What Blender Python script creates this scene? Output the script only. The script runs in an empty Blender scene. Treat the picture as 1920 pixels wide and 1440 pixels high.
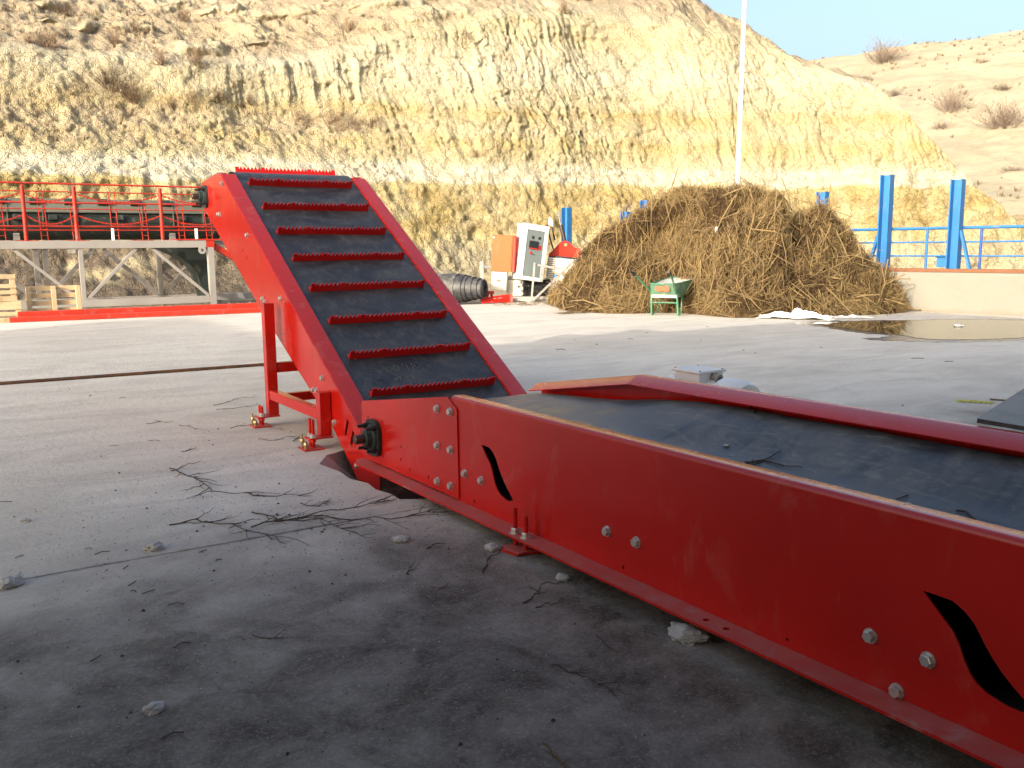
import bpy, math, random
import numpy as np
from mathutils import Vector, Matrix, geometry, noise as mnoise

random.seed(11)
RNG = np.random.default_rng(5)
sc = bpy.context.scene
COL = sc.collection
rad = math.radians
V = Vector

# ------------------------------------------------------------------ helpers
class MB:
    """collects shapes, build() links them as ONE mesh object"""
    def __init__(s):
        s.v = []; s.f = []; s.mi = []; s.cur = 0
    def add(s, vs, fs):
        b = len(s.v); s.v += [tuple(p) for p in vs]
        for f in fs:
            s.f.append(tuple(b + i for i in f)); s.mi.append(s.cur)
    def box(s, x0, x1, y0, y1, z0, z1):
        s.add([(x0,y0,z0),(x1,y0,z0),(x1,y1,z0),(x0,y1,z0),(x0,y0,z1),(x1,y0,z1),(x1,y1,z1),(x0,y1,z1)],
              [(0,3,2,1),(4,5,6,7),(0,1,5,4),(1,2,6,5),(2,3,7,6),(3,0,4,7)])
        return s
    def obox(s, c, ax, h):
        c = V(c); a = [V(q) * k for q, k in zip(ax, h)]
        P = []
        for dz in (-1, 1):
            for dx, dy in ((-1,-1),(1,-1),(1,1),(-1,1)):
                P.append(c + a[0]*dx + a[1]*dy + a[2]*dz)
        s.add(P, [(0,3,2,1),(4,5,6,7),(0,1,5,4),(1,2,6,5),(2,3,7,6),(3,0,4,7)])
        return s
    def beam(s, p, q, w, h, up=(0,0,1)):
        p = V(p); q = V(q); d = (q - p); L = d.length; d = d / L
        sd = d.cross(V(up))
        if sd.length < 1e-4: sd = d.cross(V((1,0,0)))
        sd.normalize(); u = sd.cross(d)
        return s.obox((p + q) / 2, (sd, d, u), (w/2, L/2, h/2))
    def tube(s, pts, r, n=8, caps=True):
        pts = [V(p) for p in pts]; m = len(pts)
        rr = r if isinstance(r, (list, tuple)) else [r] * m
        rings = []; ref = None
        for i in range(m):
            d = (pts[min(i+1, m-1)] - pts[max(i-1, 0)])
            if d.length < 1e-9: d = V((0,0,1))
            d.normalize()
            if ref is None:
                ref = d.orthogonal().normalized()
            ref = ref - d * ref.dot(d)
            if ref.length < 1e-5: ref = d.orthogonal()
            ref.normalize(); b = d.cross(ref)
            rings.append([pts[i] + (ref * math.cos(2*math.pi*k/n) + b * math.sin(2*math.pi*k/n)) * rr[i] for k in range(n)])
        vs = [p for R in rings for p in R]; fs = []
        for i in range(m-1):
            for k in range(n):
                k2 = (k+1) % n
                fs.append((i*n+k, i*n+k2, (i+1)*n+k2, (i+1)*n+k))
        if caps:
            fs.append(tuple(range(n-1, -1, -1))); fs.append(tuple(range((m-1)*n, m*n)))
        s.add(vs, fs); return s
    def lathe(s, c, axis, prof, n=24):
        """prof: list of (distance along axis, radius)"""
        a = V(axis).normalized(); x = a.orthogonal().normalized(); y = a.cross(x); c = V(c)
        vs = []; fs = []; m = len(prof)
        for (t, r) in prof:
            for k in range(n):
                an = 2*math.pi*k/n
                vs.append(c + a*t + (x*math.cos(an) + y*math.sin(an)) * r)
        for i in range(m-1):
            for k in range(n):
                k2 = (k+1) % n
                fs.append((i*n+k, i*n+k2, (i+1)*n+k2, (i+1)*n+k))
        if prof[0][1] > 1e-6: fs.append(tuple(range(n-1, -1, -1)))
        if prof[-1][1] > 1e-6: fs.append(tuple(range((m-1)*n, m*n)))
        s.add(vs, fs); return s
    def plate(s, outer, holes, fn, t0, t1):
        """flat plate with real cut-outs; fn(a, b, t) -> point, t0/t1 are its two faces"""
        loops = [[V((a, b, 0)) for a, b in outer]] + [[V((a, b, 0)) for a, b in h] for h in holes]
        tri = geometry.tessellate_polygon(loops)
        flat = [p for L in loops for p in L]
        n = len(flat)
        vs = [fn(p.x, p.y, t0) for p in flat] + [fn(p.x, p.y, t1) for p in flat]
        fs = []
        e1 = V(vs[1]) - V(vs[0])
        for t in tri:
            fs.append(tuple(t)); fs.append(tuple(n + i for i in reversed(t)))
        o = 0
        for L in loops:
            m = len(L)
            for i in range(m):
                j = (i+1) % m
                fs.append((o+i, o+j, n+o+j, n+o+i))
            o += m
        s.add(vs, fs); return s
    def sweep(s, prof, path, closed=True):
        """prof: list of 2D pts; path: list of functions-results frames [(origin, xvec, yvec)]"""
        n = len(prof); vs = []; fs = []
        for (o, xv, yv) in path:
            o = V(o); xv = V(xv); yv = V(yv)
            for (a, b) in prof: vs.append(o + xv*a + yv*b)
        m = len(path); R = n if closed else n-1
        for i in range(m-1):
            for k in range(R):
                k2 = (k+1) % n
                fs.append((i*n+k, i*n+k2, (i+1)*n+k2, (i+1)*n+k))
        if closed:
            fs.append(tuple(range(n-1, -1, -1))); fs.append(tuple(range((m-1)*n, m*n)))
        s.add(vs, fs); return s
    def bolt(s, c, nrm, r=0.02, h=0.016, washer=True, spin=0.3):
        nrm = V(nrm).normalized(); c = V(c)
        if washer: s.lathe(c, nrm, [(0, r*1.28), (0.004, r*1.28)], 16)
        x = nrm.orthogonal().normalized(); x = Matrix.Rotation(spin, 3, nrm) @ x; y = nrm.cross(x)
        z0 = 0.004 if washer else 0
        rings = [(z0, r), (z0 + h*0.82, r), (z0 + h, r*0.86)]
        vs = []; fs = []
        for (t, q) in rings:
            for k in range(6):
                an = math.pi*k/3
                vs.append(c + nrm*t + (x*math.cos(an) + y*math.sin(an))*q)
        for i in range(2):
            for k in range(6):
                k2 = (k+1) % 6
                fs.append((i*6+k, i*6+k2, i*6+6+k2, i*6+6+k))
        fs.append(tuple(range(12, 18)))
        s.add(vs, fs); return s
    def grid(s, P):
        a, b = P.shape[:2]
        fs = [(i*b+j, i*b+j+1, (i+1)*b+j+1, (i+1)*b+j) for i in range(a-1) for j in range(b-1)]
        s.add(P.reshape(-1, 3).tolist(), fs); return s
    def build(s, name, mat, parent=None, smooth=None, bevel=0, bseg=2):
        me = bpy.data.meshes.new(name); me.from_pydata(s.v, [], s.f); me.update()
        o = bpy.data.objects.new(name, me); COL.objects.link(o)
        mats = mat if isinstance(mat, (list, tuple)) else [mat]
        for m in mats: me.materials.append(m)
        if len(mats) > 1: me.polygons.foreach_set('material_index', s.mi)
        if smooth is not None:
            me.shade_smooth(); me.set_sharp_from_angle(angle=rad(smooth))
        if bevel:
            b = o.modifiers.new('bevel', 'BEVEL'); b.width = bevel; b.segments = bseg; b.limit_method = 'ANGLE'; b.angle_limit = rad(40)
        if parent is not None: o.parent = parent
        return o

def fast_mesh(name, verts, quads, mat, smooth=True):
    """numpy arrays -> mesh object"""
    me = bpy.data.meshes.new(name)
    k = quads.shape[1]
    me.vertices.add(len(verts)); me.vertices.foreach_set('co', np.ascontiguousarray(verts, dtype=np.float32).ravel())
    me.loops.add(quads.size); me.loops.foreach_set('vertex_index', np.ascontiguousarray(quads, dtype=np.int32).ravel())
    me.polygons.add(len(quads))
    me.polygons.foreach_set('loop_start', np.arange(0, quads.size, k, dtype=np.int32))
    me.update(calc_edges=True)
    if smooth: me.shade_smooth()
    for m in (mat if isinstance(mat, (list, tuple)) else [mat]): me.materials.append(m)
    o = bpy.data.objects.new(name, me); COL.objects.link(o)
    return o

def grid_quads(a, b):
    i = np.arange(a*b).reshape(a, b)
    return np.stack([i[:-1,:-1], i[:-1,1:], i[1:,1:], i[1:,:-1]], -1).reshape(-1, 4)

def thing(name, label, cat, loc=(0,0,0), rot=(0,0,0), group=None):
    o = bpy.data.objects.new(name, None); COL.objects.link(o)
    o.location = loc; o.rotation_euler = rot; o.empty_display_size = 0.2
    return tag(o, label, cat, group)
def tag(o, label, cat, group=None, kind=None):
    o['label'] = label; o['category'] = cat
    if group: o['group'] = group
    if kind: o['kind'] = kind
    return o
def struct(o, label=None, cat=None, kind='structure'):
    o['kind'] = kind
    if label: o['label'] = label
    if cat: o['category'] = cat
    return o
def copy_tree(o, parent=None):
    c = o.copy(); COL.objects.link(c)
    if parent is not None: c.parent = parent
    for ch in list(o.children): copy_tree(ch, c)
    return c

# numpy value noise ---------------------------------------------------------
def _h(ix, iy, seed):
    n = (ix.astype(np.int64) * 374761393 + iy.astype(np.int64) * 668265263 + seed * 1274126177) & 0x7fffffff
    n = ((n ^ (n >> 13)) * 1274126177) & 0x7fffffff
    n = n ^ (n >> 16)
    return (n & 0xffff) / 65535.0
def vn(x, y, seed=0):
    x0 = np.floor(x); y0 = np.floor(y); fx = x - x0; fy = y - y0
    fx = fx*fx*fx*(fx*(fx*6-15)+10); fy = fy*fy*fy*(fy*(fy*6-15)+10)
    a = _h(x0, y0, seed); b = _h(x0+1, y0, seed); c = _h(x0, y0+1, seed); d = _h(x0+1, y0+1, seed)
    return (a*(1-fx)+b*fx)*(1-fy) + (c*(1-fx)+d*fx)*fy
def fbm(x, y, seed=0, oct=4, gain=.5):
    t = 0; a = 1; n = 0
    for i in range(oct):
        t = t + a*(vn(x*2**i, y*2**i, seed+i*7)-.5); n += a; a *= gain
    return t / n * 2
def worley(x, y, seed=0):
    x0 = np.floor(x); y0 = np.floor(y); f1 = np.full(x.shape, 9.); f2 = f1.copy(); cid = np.zeros(x.shape)
    for dx in (-1, 0, 1):
        for dy in (-1, 0, 1):
            cx, cy = x0+dx, y0+dy
            px = cx + _h(cx, cy, seed); py = cy + _h(cx, cy, seed+1)
            d = np.hypot(x-px, y-py); h = _h(cx, cy, seed+2)
            m = d < f1
            f2 = np.where(m, f1, np.minimum(f2, d)); cid = np.where(m, h, cid); f1 = np.where(m, d, f1)
    return f1, f2, cid
def sstep(a, b, x):
    t = np.clip((x-a)/(b-a), 0, 1); return t*t*(3-2*t)

# ------------------------------------------------------------------ materials
class NT:
    def __init__(s, name):
        s.m = bpy.data.materials.new(name); s.m.use_nodes = True; s.t = s.m.node_tree
        s.t.nodes.clear()
        s.out = s.n('ShaderNodeOutputMaterial'); s.b = s.n('ShaderNodeBsdfPrincipled')
        s.l(s.b.outputs[0], s.out.inputs[0])
        s.tc = s.n('ShaderNodeTexCoord'); s.geo = s.n('ShaderNodeNewGeometry')
    def n(s, typ, **kw):
        n = s.t.nodes.new(typ)
        for k, v in kw.items():
            if k in n.inputs: n.inputs[k].default_value = v
            else: setattr(n, k, v)
        return n
    def l(s, a, b): s.t.links.new(a, b)
    def noise(s, scale, detail=5, rough=.55, vec=None, dist=0, stretch=None):
        v = vec if vec is not None else s.tc.outputs['Object']
        if stretch:
            mp = s.n('ShaderNodeMapping'); mp.inputs['Scale'].default_value = stretch[:3]
            if len(stretch) > 3: mp.inputs['Rotation'].default_value = stretch[3]
            s.l(v, mp.inputs[0]); v = mp.outputs[0]
        n = s.n('ShaderNodeTexNoise'); n.inputs['Scale'].default_value = scale; n.inputs['Detail'].default_value = detail
        n.inputs['Roughness'].default_value = rough; n.inputs['Distortion'].default_value = dist
        s.l(v, n.inputs['Vector']); return n.outputs['Fac']
    def ramp(s, fac, pts):
        r = s.n('ShaderNodeValToRGB'); e = r.color_ramp.elements
        while len(e) < len(pts): e.new(.5)
        for i, (p, c) in enumerate(pts):
            e[i].position = p; e[i].color = (*c, 1) if isinstance(c, (tuple, list)) else (c, c, c, 1)
        s.l(fac, r.inputs[0]); return r.outputs[0]
    def mix(s, fac, a, b, typ='MIX'):
        m = s.n('ShaderNodeMix', data_type='RGBA', blend_type=typ)
        for val, idx in ((fac, 0), (a, 6), (b, 7)):
            if isinstance(val, (int, float)): m.inputs[idx].default_value = val
            elif isinstance(val, (tuple, list)): m.inputs[idx].default_value = (*val[:3], 1)
            else: s.l(val, m.inputs[idx])
        return m.outputs[2]
    def math(s, op, a, b=None, clamp=False):
        m = s.n('ShaderNodeMath', operation=op, use_clamp=clamp)
        for i, val in enumerate((a, b)):
            if val is None: continue
            if isinstance(val, (int, float)): m.inputs[i].default_value = val
            else: s.l(val, m.inputs[i])
        return m.outputs[0]
    def bump(s, h, strength=.3, dist=.01, prev=None):
        b = s.n('ShaderNodeBump'); b.inputs['Strength'].default_value = strength; b.inputs['Distance'].default_value = dist
        s.l(h, b.inputs['Height'])
        if prev is not None: s.l(prev, b.inputs['Normal'])
        s.l(b.outputs[0], s.b.inputs['Normal']); return b.outputs[0]
    def col(s, c):
        if isinstance(c, (tuple, list)): s.b.inputs['Base Color'].default_value = (*c[:3], 1)
        else: s.l(c, s.b.inputs['Base Color'])
    def rough(s, r):
        if isinstance(r, (int, float)): s.b.inputs['Roughness'].default_value = r
        else: s.l(r, s.b.inputs['Roughness'])
    def sep(s, v):
        n = s.n('ShaderNodeSeparateXYZ'); s.l(v, n.inputs[0]); return n.outputs

def paint(name, col, rough=.3, dust=.25, dcol=(.42,.37,.33), updust=.25, scale=1.0, wear=None, bump=.02):
    k = NT(name)
    big = k.noise(1.3*scale, 4)
    c = k.mix(k.ramp(big, [(.3, 0.0), (.7, 1.0)]), tuple(x*.86 for x in col), tuple(min(1, x*1.1) for x in col))
    sm = k.noise(5*scale, 8, .65, dist=.6, stretch=(1,1,.5))
    d1 = k.ramp(sm, [(.56, 0.0), (.66, 1.0)])
    d2 = k.ramp(k.noise(40*scale, 6, .7), [(.62, 0.0), (.74, 1.0)])
    d = k.math('MULTIPLY', k.math('MAXIMUM', d1, k.math('MULTIPLY', d2, .9)), dust)
    nz = k.sep(k.geo.outputs['Normal'])[2]
    up = k.math('MULTIPLY', k.ramp(nz, [(.55, 0.0), (.95, 1.0)]), k.math('MULTIPLY', k.ramp(k.noise(9*scale, 7, .65), [(.25, .35), (.7, 1.0)]), updust))
    d = k.math('ADD', d, up, True)
    c = k.mix(d, c, dcol)
    if wear:
        w = k.ramp(k.noise(14*scale, 8, .7), [(wear[0], 0.0), (wear[0]+.04, 1.0)])
        c = k.mix(w, c, wear[1])
    k.col(c); k.b.inputs['Specular IOR Level'].default_value = .3
    k.rough(k.math('ADD', k.math('MULTIPLY', d, .55), k.math('ADD', rough, k.math('MULTIPLY', big, .08)), True))
    if bump: k.bump(k.noise(3*scale, 3), bump, .02)
    return k.m
def metal(name, col, rough=.4, met=.9, rust=0):
    k = NT(name)
    n = k.noise(20, 6, .65)
    c = k.mix(n, tuple(x*.75 for x in col), col)
    if rust: c = k.mix(k.math('MULTIPLY', k.ramp(k.noise(9, 8, .7), [(.45, 0.0), (.6, 1.0)]), rust), c, (.16, .06, .025))
    k.col(c); k.b.inputs['Metallic'].default_value = met
    k.rough(k.math('ADD', k.math('MULTIPLY', n, .25), rough-.1))
    return k.m
def plain(name, col, rough=.6, var=.25, scale=6, bump=0, spec=.5):
    k = NT(name)
    n = k.noise(scale, 7, .65)
    k.col(k.mix(n, tuple(x*(1-var) for x in col), tuple(min(1, x*(1+var)) for x in col)))
    k.rough(rough); k.b.inputs['Specular IOR Level'].default_value = spec
    if bump: k.bump(n, bump, .02)
    return k.m

RED = (.53, .012, .007)
M = {}
M['red'] = paint('red_enamel', RED, .15, .13, dcol=(.52,.20,.16), updust=.10)
M['red'].node_tree.nodes['Principled BSDF'].inputs['Specular IOR Level'].default_value = .45
M['red_dusty'] = paint('red_enamel_dusty', RED, .34, .35, dcol=(.44,.33,.30), updust=.42)
M['red_dark'] = paint('red_enamel_cleat', (.50,.010,.009), .35, .05, dcol=(.40,.2,.18), updust=.1)
M['red_rail'] = paint('red_rail_paint', (.42,.028,.014), .4, .15, updust=.15, wear=(.73, (.3,.22,.2)))
M['orange'] = paint('orange_cabinet_paint', (.50,.078,.007), .45, .1, updust=.2)
M['white'] = paint('white_cabinet_paint', (.80,.80,.78), .4, .12, dcol=(.55,.5,.42), updust=.2)
M['cream'] = paint('cream_housing_paint', (.60,.58,.50), .5, .25, dcol=(.4,.35,.27), updust=.3)
M['lightgrey'] = paint('light_grey_steel_paint', (.30,.285,.27), .5, .25, dcol=(.42,.36,.28), updust=.3)
M['darkgrey'] = paint('dark_or_shaded_grey_paint', (.21,.20,.19), .5, .3, dcol=(.33,.28,.22), updust=.3)  # own colour of some steel; shade colour on the truss rear frame
M['casing'] = paint('grey_green_casing_paint', (.115,.12,.095), .55, .3, dcol=(.2,.18,.14), updust=.3)
M['green'] = paint('dark_green_drum_paint', (.024,.034,.032), .5, .3, dcol=(.2,.18,.14), updust=.35)
M['barrow'] = paint('green_barrow_paint', (.065,.22,.12), .5, .65, dcol=(.45,.42,.36), updust=.5, wear=(.66, (.20,.09,.05)))
M['tray'] = paint('cement_stained_tray', (.10,.20,.13), .6, .85, dcol=(.34,.32,.27), updust=.6, wear=(.62, (.16,.09,.055)), scale=1.6)
M['blue'] = paint('blue_steel_paint', (.03,.165,.42), .42, .28, dcol=(.26,.27,.28), updust=.3, wear=(.74, (.12,.07,.05)))
M['blue_dark'] = paint('deep_blue_paint', (.03,.085,.32), .4, .12, updust=.15)
M['bluewhite'] = paint('pale_motor_paint', (.80,.84,.86), .35, .1, updust=.1)
M['bearing'] = paint('bearing_dark_green_casting', (.016,.027,.026), .38, .2, dcol=(.12,.12,.11), updust=.12)
M['zinc'] = metal('zinc_plated_steel', (.66,.65,.62), .42, .8)
M['brass'] = metal('yellow_zinc_anchor', (.50,.42,.24), .4, .8)
M['steel_dark'] = metal('oiled_dark_steel', (.10,.085,.075), .4, .8, .3)
M['chrome'] = metal('polished_rod_steel', (.75,.75,.74), .15, 1)
M['rebar'] = metal('rusty_rebar', (.085,.05,.035), .75, .3, .8)
M['black'] = plain('black_plastic', (.012,.012,.013), .45, .2)
M['void'] = plain('hollow_shade_black', (.012,.010,.010), .8, .2)  # near-black colour for the darkness inside hollows and for the return belt
M['glass'] = plain('grey_glazed_door', (.15,.18,.185), .08, .06, 3)
M['timber'] = plain('timber_capping', (.20,.085,.04), .8, .4, 5)
M['pallet'] = None
M['white_plastic'] = plain('white_plastic_film', (.80,.79,.75), .5, .06, 8)
M['twig'] = plain('dark_twig_bark', (.06,.045,.03), .85, .4, 30)
M['stone'] = plain('broken_concrete', (.44,.43,.41), .9, .25, 25, .6)
M['pole'] = plain('white_pole_paint', (.74,.73,.74), .45, .06, 4)
M['yellow_rope'] = plain('yellow_green_rope', (.40,.42,.10), .8, .25, 40)

def wood():
    k = NT('pallet_wood')
    g = k.noise(3, 8, .6, stretch=(1.2, 1.2, 14), dist=.4)
    c = k.mix(g, (.42,.30,.165), (.64,.50,.31))
    c = k.mix(k.ramp(k.noise(5, 6), [(.5, 0.0), (.75, .7)]), c, (.26,.18,.10))
    k.col(c); k.rough(.8); k.bump(g, .3, .01); return k.m
M['pallet'] = wood()

def rubber(name, base=.016, dusty=.5, bluish=(.020,.023,.030), rough=.46):
    k = NT(name)
    a = k.noise(2.2, 9, .62, dist=1.2, stretch=(1, 2.2, 1))
    b = k.noise(9, 8, .7, dist=2.0, stretch=(1, .35, 1))
    f = k.noise(60, 4, .6, stretch=(1, .2, 1))
    m1 = k.ramp(a, [(.38, 0.0), (.68, 1.0)])
    m2 = k.ramp(b, [(.50, 0.0), (.64, 1.0)])
    m3 = k.ramp(f, [(.60, 0.0), (.70, 1.0)])
    d = k.math('MULTIPLY', k.math('ADD', k.math('MULTIPLY', m1, .5), k.math('ADD', k.math('MULTIPLY', m2, .45), k.math('MULTIPLY', m3, .3))), dusty, True)
    c = k.mix(d, bluish, (.25,.245,.235))
    k.col(c); k.rough(k.math('ADD', k.math('MULTIPLY', d, .5), rough, True))
    k.bump(k.math('ADD', a, k.math('MULTIPLY', b, .4)), .05, .02)
    return k.m
M['belt'] = rubber('dusty_black_rubber', dusty=.36, bluish=(.017,.019,.025))
M['belt_flat'] = rubber('dusty_trough_rubber', dusty=1.0, rough=.34, bluish=(.046,.052,.062))
M['roll'] = rubber('rolled_rubber', dusty=.9, rough=.5, bluish=(.03,.03,.03))
M['mat'] = rubber('rubber_sheet', dusty=.45, rough=.4)
M['chalk'] = plain('chalk', (.15,.155,.15), .95, .3, 60)

def concrete():
    k = NT('yard_concrete')
    P = k.geo.outputs['Position']; xyz = k.sep(P)
    n1 = k.noise(.35, 8, .6, vec=P, dist=.5)
    n2 = k.noise(1.7, 9, .65, vec=P, dist=.8, stretch=(.5, 1.3, 1))
    n3 = k.noise(45, 5, .65, vec=P)
    n4 = k.noise(9, 8, .7, vec=P)
    c = k.mix(k.ramp(n1, [(.32, 0.0), (.68, 1.0)]), (.55,.52,.455), (.655,.625,.555))
    c = k.mix(k.math('MULTIPLY', k.ramp(n2, [(.44, 0.0), (.68, 1.0)]), .75), c, (.43,.40,.355))
    c = k.mix(k.math('MULTIPLY', k.ramp(n4, [(.55, 0.0), (.8, 1.0)]), .35), c, (.66,.62,.55))
    c = k.mix(k.math('MULTIPLY', k.ramp(n3, [(.56, 0.0), (.70, 1.0)]), .5), c, (.27,.25,.225))
    # grime trodden out of the shed, darkened further as foreground shade; ragged outline
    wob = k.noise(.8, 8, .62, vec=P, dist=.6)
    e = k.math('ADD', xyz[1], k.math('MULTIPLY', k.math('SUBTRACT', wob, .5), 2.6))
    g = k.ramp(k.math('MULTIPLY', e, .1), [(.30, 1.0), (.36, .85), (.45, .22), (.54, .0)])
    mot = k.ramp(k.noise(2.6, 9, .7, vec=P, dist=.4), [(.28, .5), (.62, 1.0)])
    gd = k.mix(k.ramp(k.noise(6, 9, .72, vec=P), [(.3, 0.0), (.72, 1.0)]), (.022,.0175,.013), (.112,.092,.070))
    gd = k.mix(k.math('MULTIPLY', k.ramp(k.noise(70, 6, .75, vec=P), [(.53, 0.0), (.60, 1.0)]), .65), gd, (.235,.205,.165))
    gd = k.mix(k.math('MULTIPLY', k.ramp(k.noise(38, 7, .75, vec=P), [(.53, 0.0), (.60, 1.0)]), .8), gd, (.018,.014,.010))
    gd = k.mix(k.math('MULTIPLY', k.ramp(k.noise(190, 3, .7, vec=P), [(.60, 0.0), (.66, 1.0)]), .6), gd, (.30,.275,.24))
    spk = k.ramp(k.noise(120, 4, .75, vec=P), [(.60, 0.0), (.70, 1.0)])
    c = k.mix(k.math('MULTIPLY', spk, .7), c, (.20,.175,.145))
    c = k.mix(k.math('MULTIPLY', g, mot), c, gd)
    jy = k.math('ABSOLUTE', k.math('ADD', k.math('SUBTRACT', xyz[1], 4.30), k.math('MULTIPLY', k.math('SUBTRACT', n4, .5), .10)))
    jm = k.math('MULTIPLY', k.ramp(jy, [(.004, 1.0), (.034, 0.0)]), k.ramp(k.noise(2.2, 8, .75, vec=P), [(.40, 0.0), (.62, .8)]))
    jm = k.math('MULTIPLY', jm, k.math('LESS_THAN', xyz[0], -.5))
    c = k.mix(jm, c, (.045,.038,.03))
    k.col(c); k.rough(k.math('ADD', k.math('MULTIPLY', n2, .3), .62))
    h = k.math('ADD', k.math('MULTIPLY', n4, .6), k.math('ADD', k.math('MULTIPLY', n3, .18), k.math('MULTIPLY', k.noise(22, 6, .7, vec=P), .35)))
    k.bump(h, 1.0, .022)
    return k.m
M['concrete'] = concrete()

def wallmat():
    k = NT('cast_concrete_wall')
    P = k.geo.outputs['Position']
    n = k.noise(1.2, 8, .6, vec=P, dist=.7, stretch=(1,1,2))
    c = k.mix(n, (.215,.205,.172), (.285,.272,.228))
    c = k.mix(k.math('MULTIPLY', k.ramp(k.noise(6, 7, .7, vec=P), [(.58, 0.0), (.75, 1.0)]), .5), c, (.19,.17,.135))
    z = k.sep(P)[2]
    low = k.ramp(k.math('ADD', z, k.math('MULTIPLY', k.noise(4, 6, vec=P), .16)), [(.08, 1.0), (.2, 0.0)])
    c = k.mix(k.math('MULTIPLY', low, .65), c, (.20,.17,.13))
    k.col(c); k.rough(.85); k.bump(k.noise(14, 7, .7, vec=P), .35, .01)
    return k.m
M['wall'] = wallmat()

def cliffmat():
    k = NT('quarry_face_strata')
    P = k.geo.outputs['Position']; xyz = k.sep(P)
    warp = k.noise(.25, 5, .6, vec=P)
    fine = k.noise(1.1, 7, .65, vec=P, stretch=(1, 1, 4))
    zz = k.math('ADD', xyz[2], k.math('ADD', k.math('MULTIPLY', k.math('SUBTRACT', warp, .5), 1.1), k.math('MULTIPLY', k.math('SUBTRACT', fine, .5), .55)))
    s = k.math('DIVIDE', zz, 14.0)
    cream = (0.379,0.333,0.213); ochre = (0.273,0.209,0.091); pale = (0.436,0.404,0.308); yel = (0.343,0.280,0.131); wht = (0.478,0.452,0.363)
    c = k.ramp(s, [(0, (0.284,0.246,0.162)), (.09, (0.331,0.285,0.187)), (.13, yel), (.17, ochre), (.205, yel), (.24, ochre), (.285, yel), (.298, wht), (.318, pale),
                   (.332, wht), (.36, cream), (.42, yel), (.46, cream), (.52, (0.328,0.260,0.123)), (.545, cream), (.66, pale), (.8, cream), (1, pale)])
    blot = k.noise(.5, 8, .62, vec=P, dist=.8)
    c = k.mix(k.math('MULTIPLY', k.ramp(blot, [(.42, 0.0), (.66, 1.0)]), .6), c, (0.427,0.388,0.274))
    blo2 = k.noise(1.6, 8, .66, vec=P, dist=.5)
    c = k.mix(k.math('MULTIPLY', k.ramp(blo2, [(.5, 0.0), (.72, 1.0)]), .45), c, (0.312,0.237,0.107))
    stk = k.noise(2.2, 7, .65, vec=P, stretch=(1, 1, .18))
    c = k.mix(k.math('MULTIPLY', k.ramp(stk, [(.60, 0.0), (.74, 1.0)]), .25), c, (0.259,0.215,0.124))
    spk = k.noise(9, 6, .7, vec=P)
    c = k.mix(k.math('MULTIPLY', k.ramp(spk, [(.56, 0.0), (.74, 1.0)]), .4), c, (0.219,0.175,0.101))
    at = k.n('ShaderNodeAttribute', attribute_name='veg')
    vn_ = k.noise(3.5, 8, .7, vec=P)
    vg = k.math('MULTIPLY', at.outputs['Fac'], k.ramp(vn_, [(.3, .35), (.6, 1.0)]))
    gr = k.mix(k.noise(5, 7, .7, vec=P), (0.211,0.159,0.103), (0.370,0.310,0.223))
    c = k.mix(vg, c, gr)
    at2 = k.n('ShaderNodeAttribute', attribute_name='scree')
    c = k.mix(at2.outputs['Fac'], c, k.mix(k.ramp(k.noise(3, 9, .75, vec=P), [(.35, 0.0), (.65, 1.0)]), (0.078,0.061,0.047), (0.181,0.148,0.109)))
    k.col(c); k.rough(.95); k.b.inputs['Specular IOR Level'].default_value = .15
    h = k.math('ADD', k.noise(5, 8, .7, vec=P), k.math('MULTIPLY', k.noise(16, 6, .7, vec=P), .5))
    vo = k.n('ShaderNodeTexVoronoi', feature='DISTANCE_TO_EDGE'); vo.inputs['Scale'].default_value = 5.5; k.l(P, vo.inputs['Vector'])
    h = k.math('ADD', h, k.math('MULTIPLY', k.ramp(vo.outputs['Distance'], [(0, 0.0), (.12, 1.0)]), .35))
    k.bump(h, .8, .12)
    return k.m
M['cliff'] = cliffmat()
def hillmat():
    k = NT('dry_grass_hill')
    P = k.geo.outputs['Position']
    n = k.noise(.22, 9, .68, vec=P, dist=.5); n2 = k.noise(1.3, 8, .72, vec=P, stretch=(1,1,2))
    c = k.mix(k.ramp(n, [(.35, 0.0), (.65, 1.0)]), (.31,.275,.195), (.39,.35,.255))
    c = k.mix(k.math('MULTIPLY', k.ramp(n2, [(.54, 0.0), (.68, 1.0)]), .55), c, (.17,.135,.09))
    c = k.mix(k.math('MULTIPLY', k.ramp(k.noise(.7, 7, .7, vec=P), [(.56, 0.0), (.7, 1.0)]), .5), c, (.40,.36,.25))
    k.col(c); k.rough(.95); k.b.inputs['Specular IOR Level'].default_value = .1
    k.bump(n2, .5, .25); return k.m
M['hill'] = hillmat()
def dirtmat():
    k = NT('rubble_dirt')
    P = k.geo.outputs['Position']
    n = k.noise(1.2, 9, .7, vec=P); n2 = k.noise(14, 8, .75, vec=P)
    c = k.mix(k.ramp(n, [(.35, 0.0), (.65, 1.0)]), (.20,.165,.125), (.36,.30,.20))
    c = k.mix(k.math('MULTIPLY', k.ramp(n2, [(.5, 0.0), (.7, 1.0)]), .6), c, (.46,.40,.27))
    k.col(c); k.rough(.95); k.bump(n2, .9, .06); return k.m
M['dirt'] = dirtmat()
M['straw_core'] = plain('matted_brown_straw', (.085,.055,.027), .95, .6, 14, .8, .1)
M['straw_pale'] = plain('pale_straw_stalks', (.27,.19,.085), .7, .35, 1.5, 0, .3)
M['straw_mid'] = plain('brown_straw_stalks', (.14,.09,.042), .8, .5, 1.5, 0, .2)
M['straw_dark'] = plain('dark_rotten_stalks', (.075,.047,.024), .85, .5, 1.5, 0, .2)
M['shrub'] = plain('bare_shrub_twigs', (.17,.115,.075), .9, .35, 1.0, 0, .1)
M['shrub_grey'] = plain('grey_shrub_twigs', (.20,.155,.125), .9, .35, 1.0, 0, .1)
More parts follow.
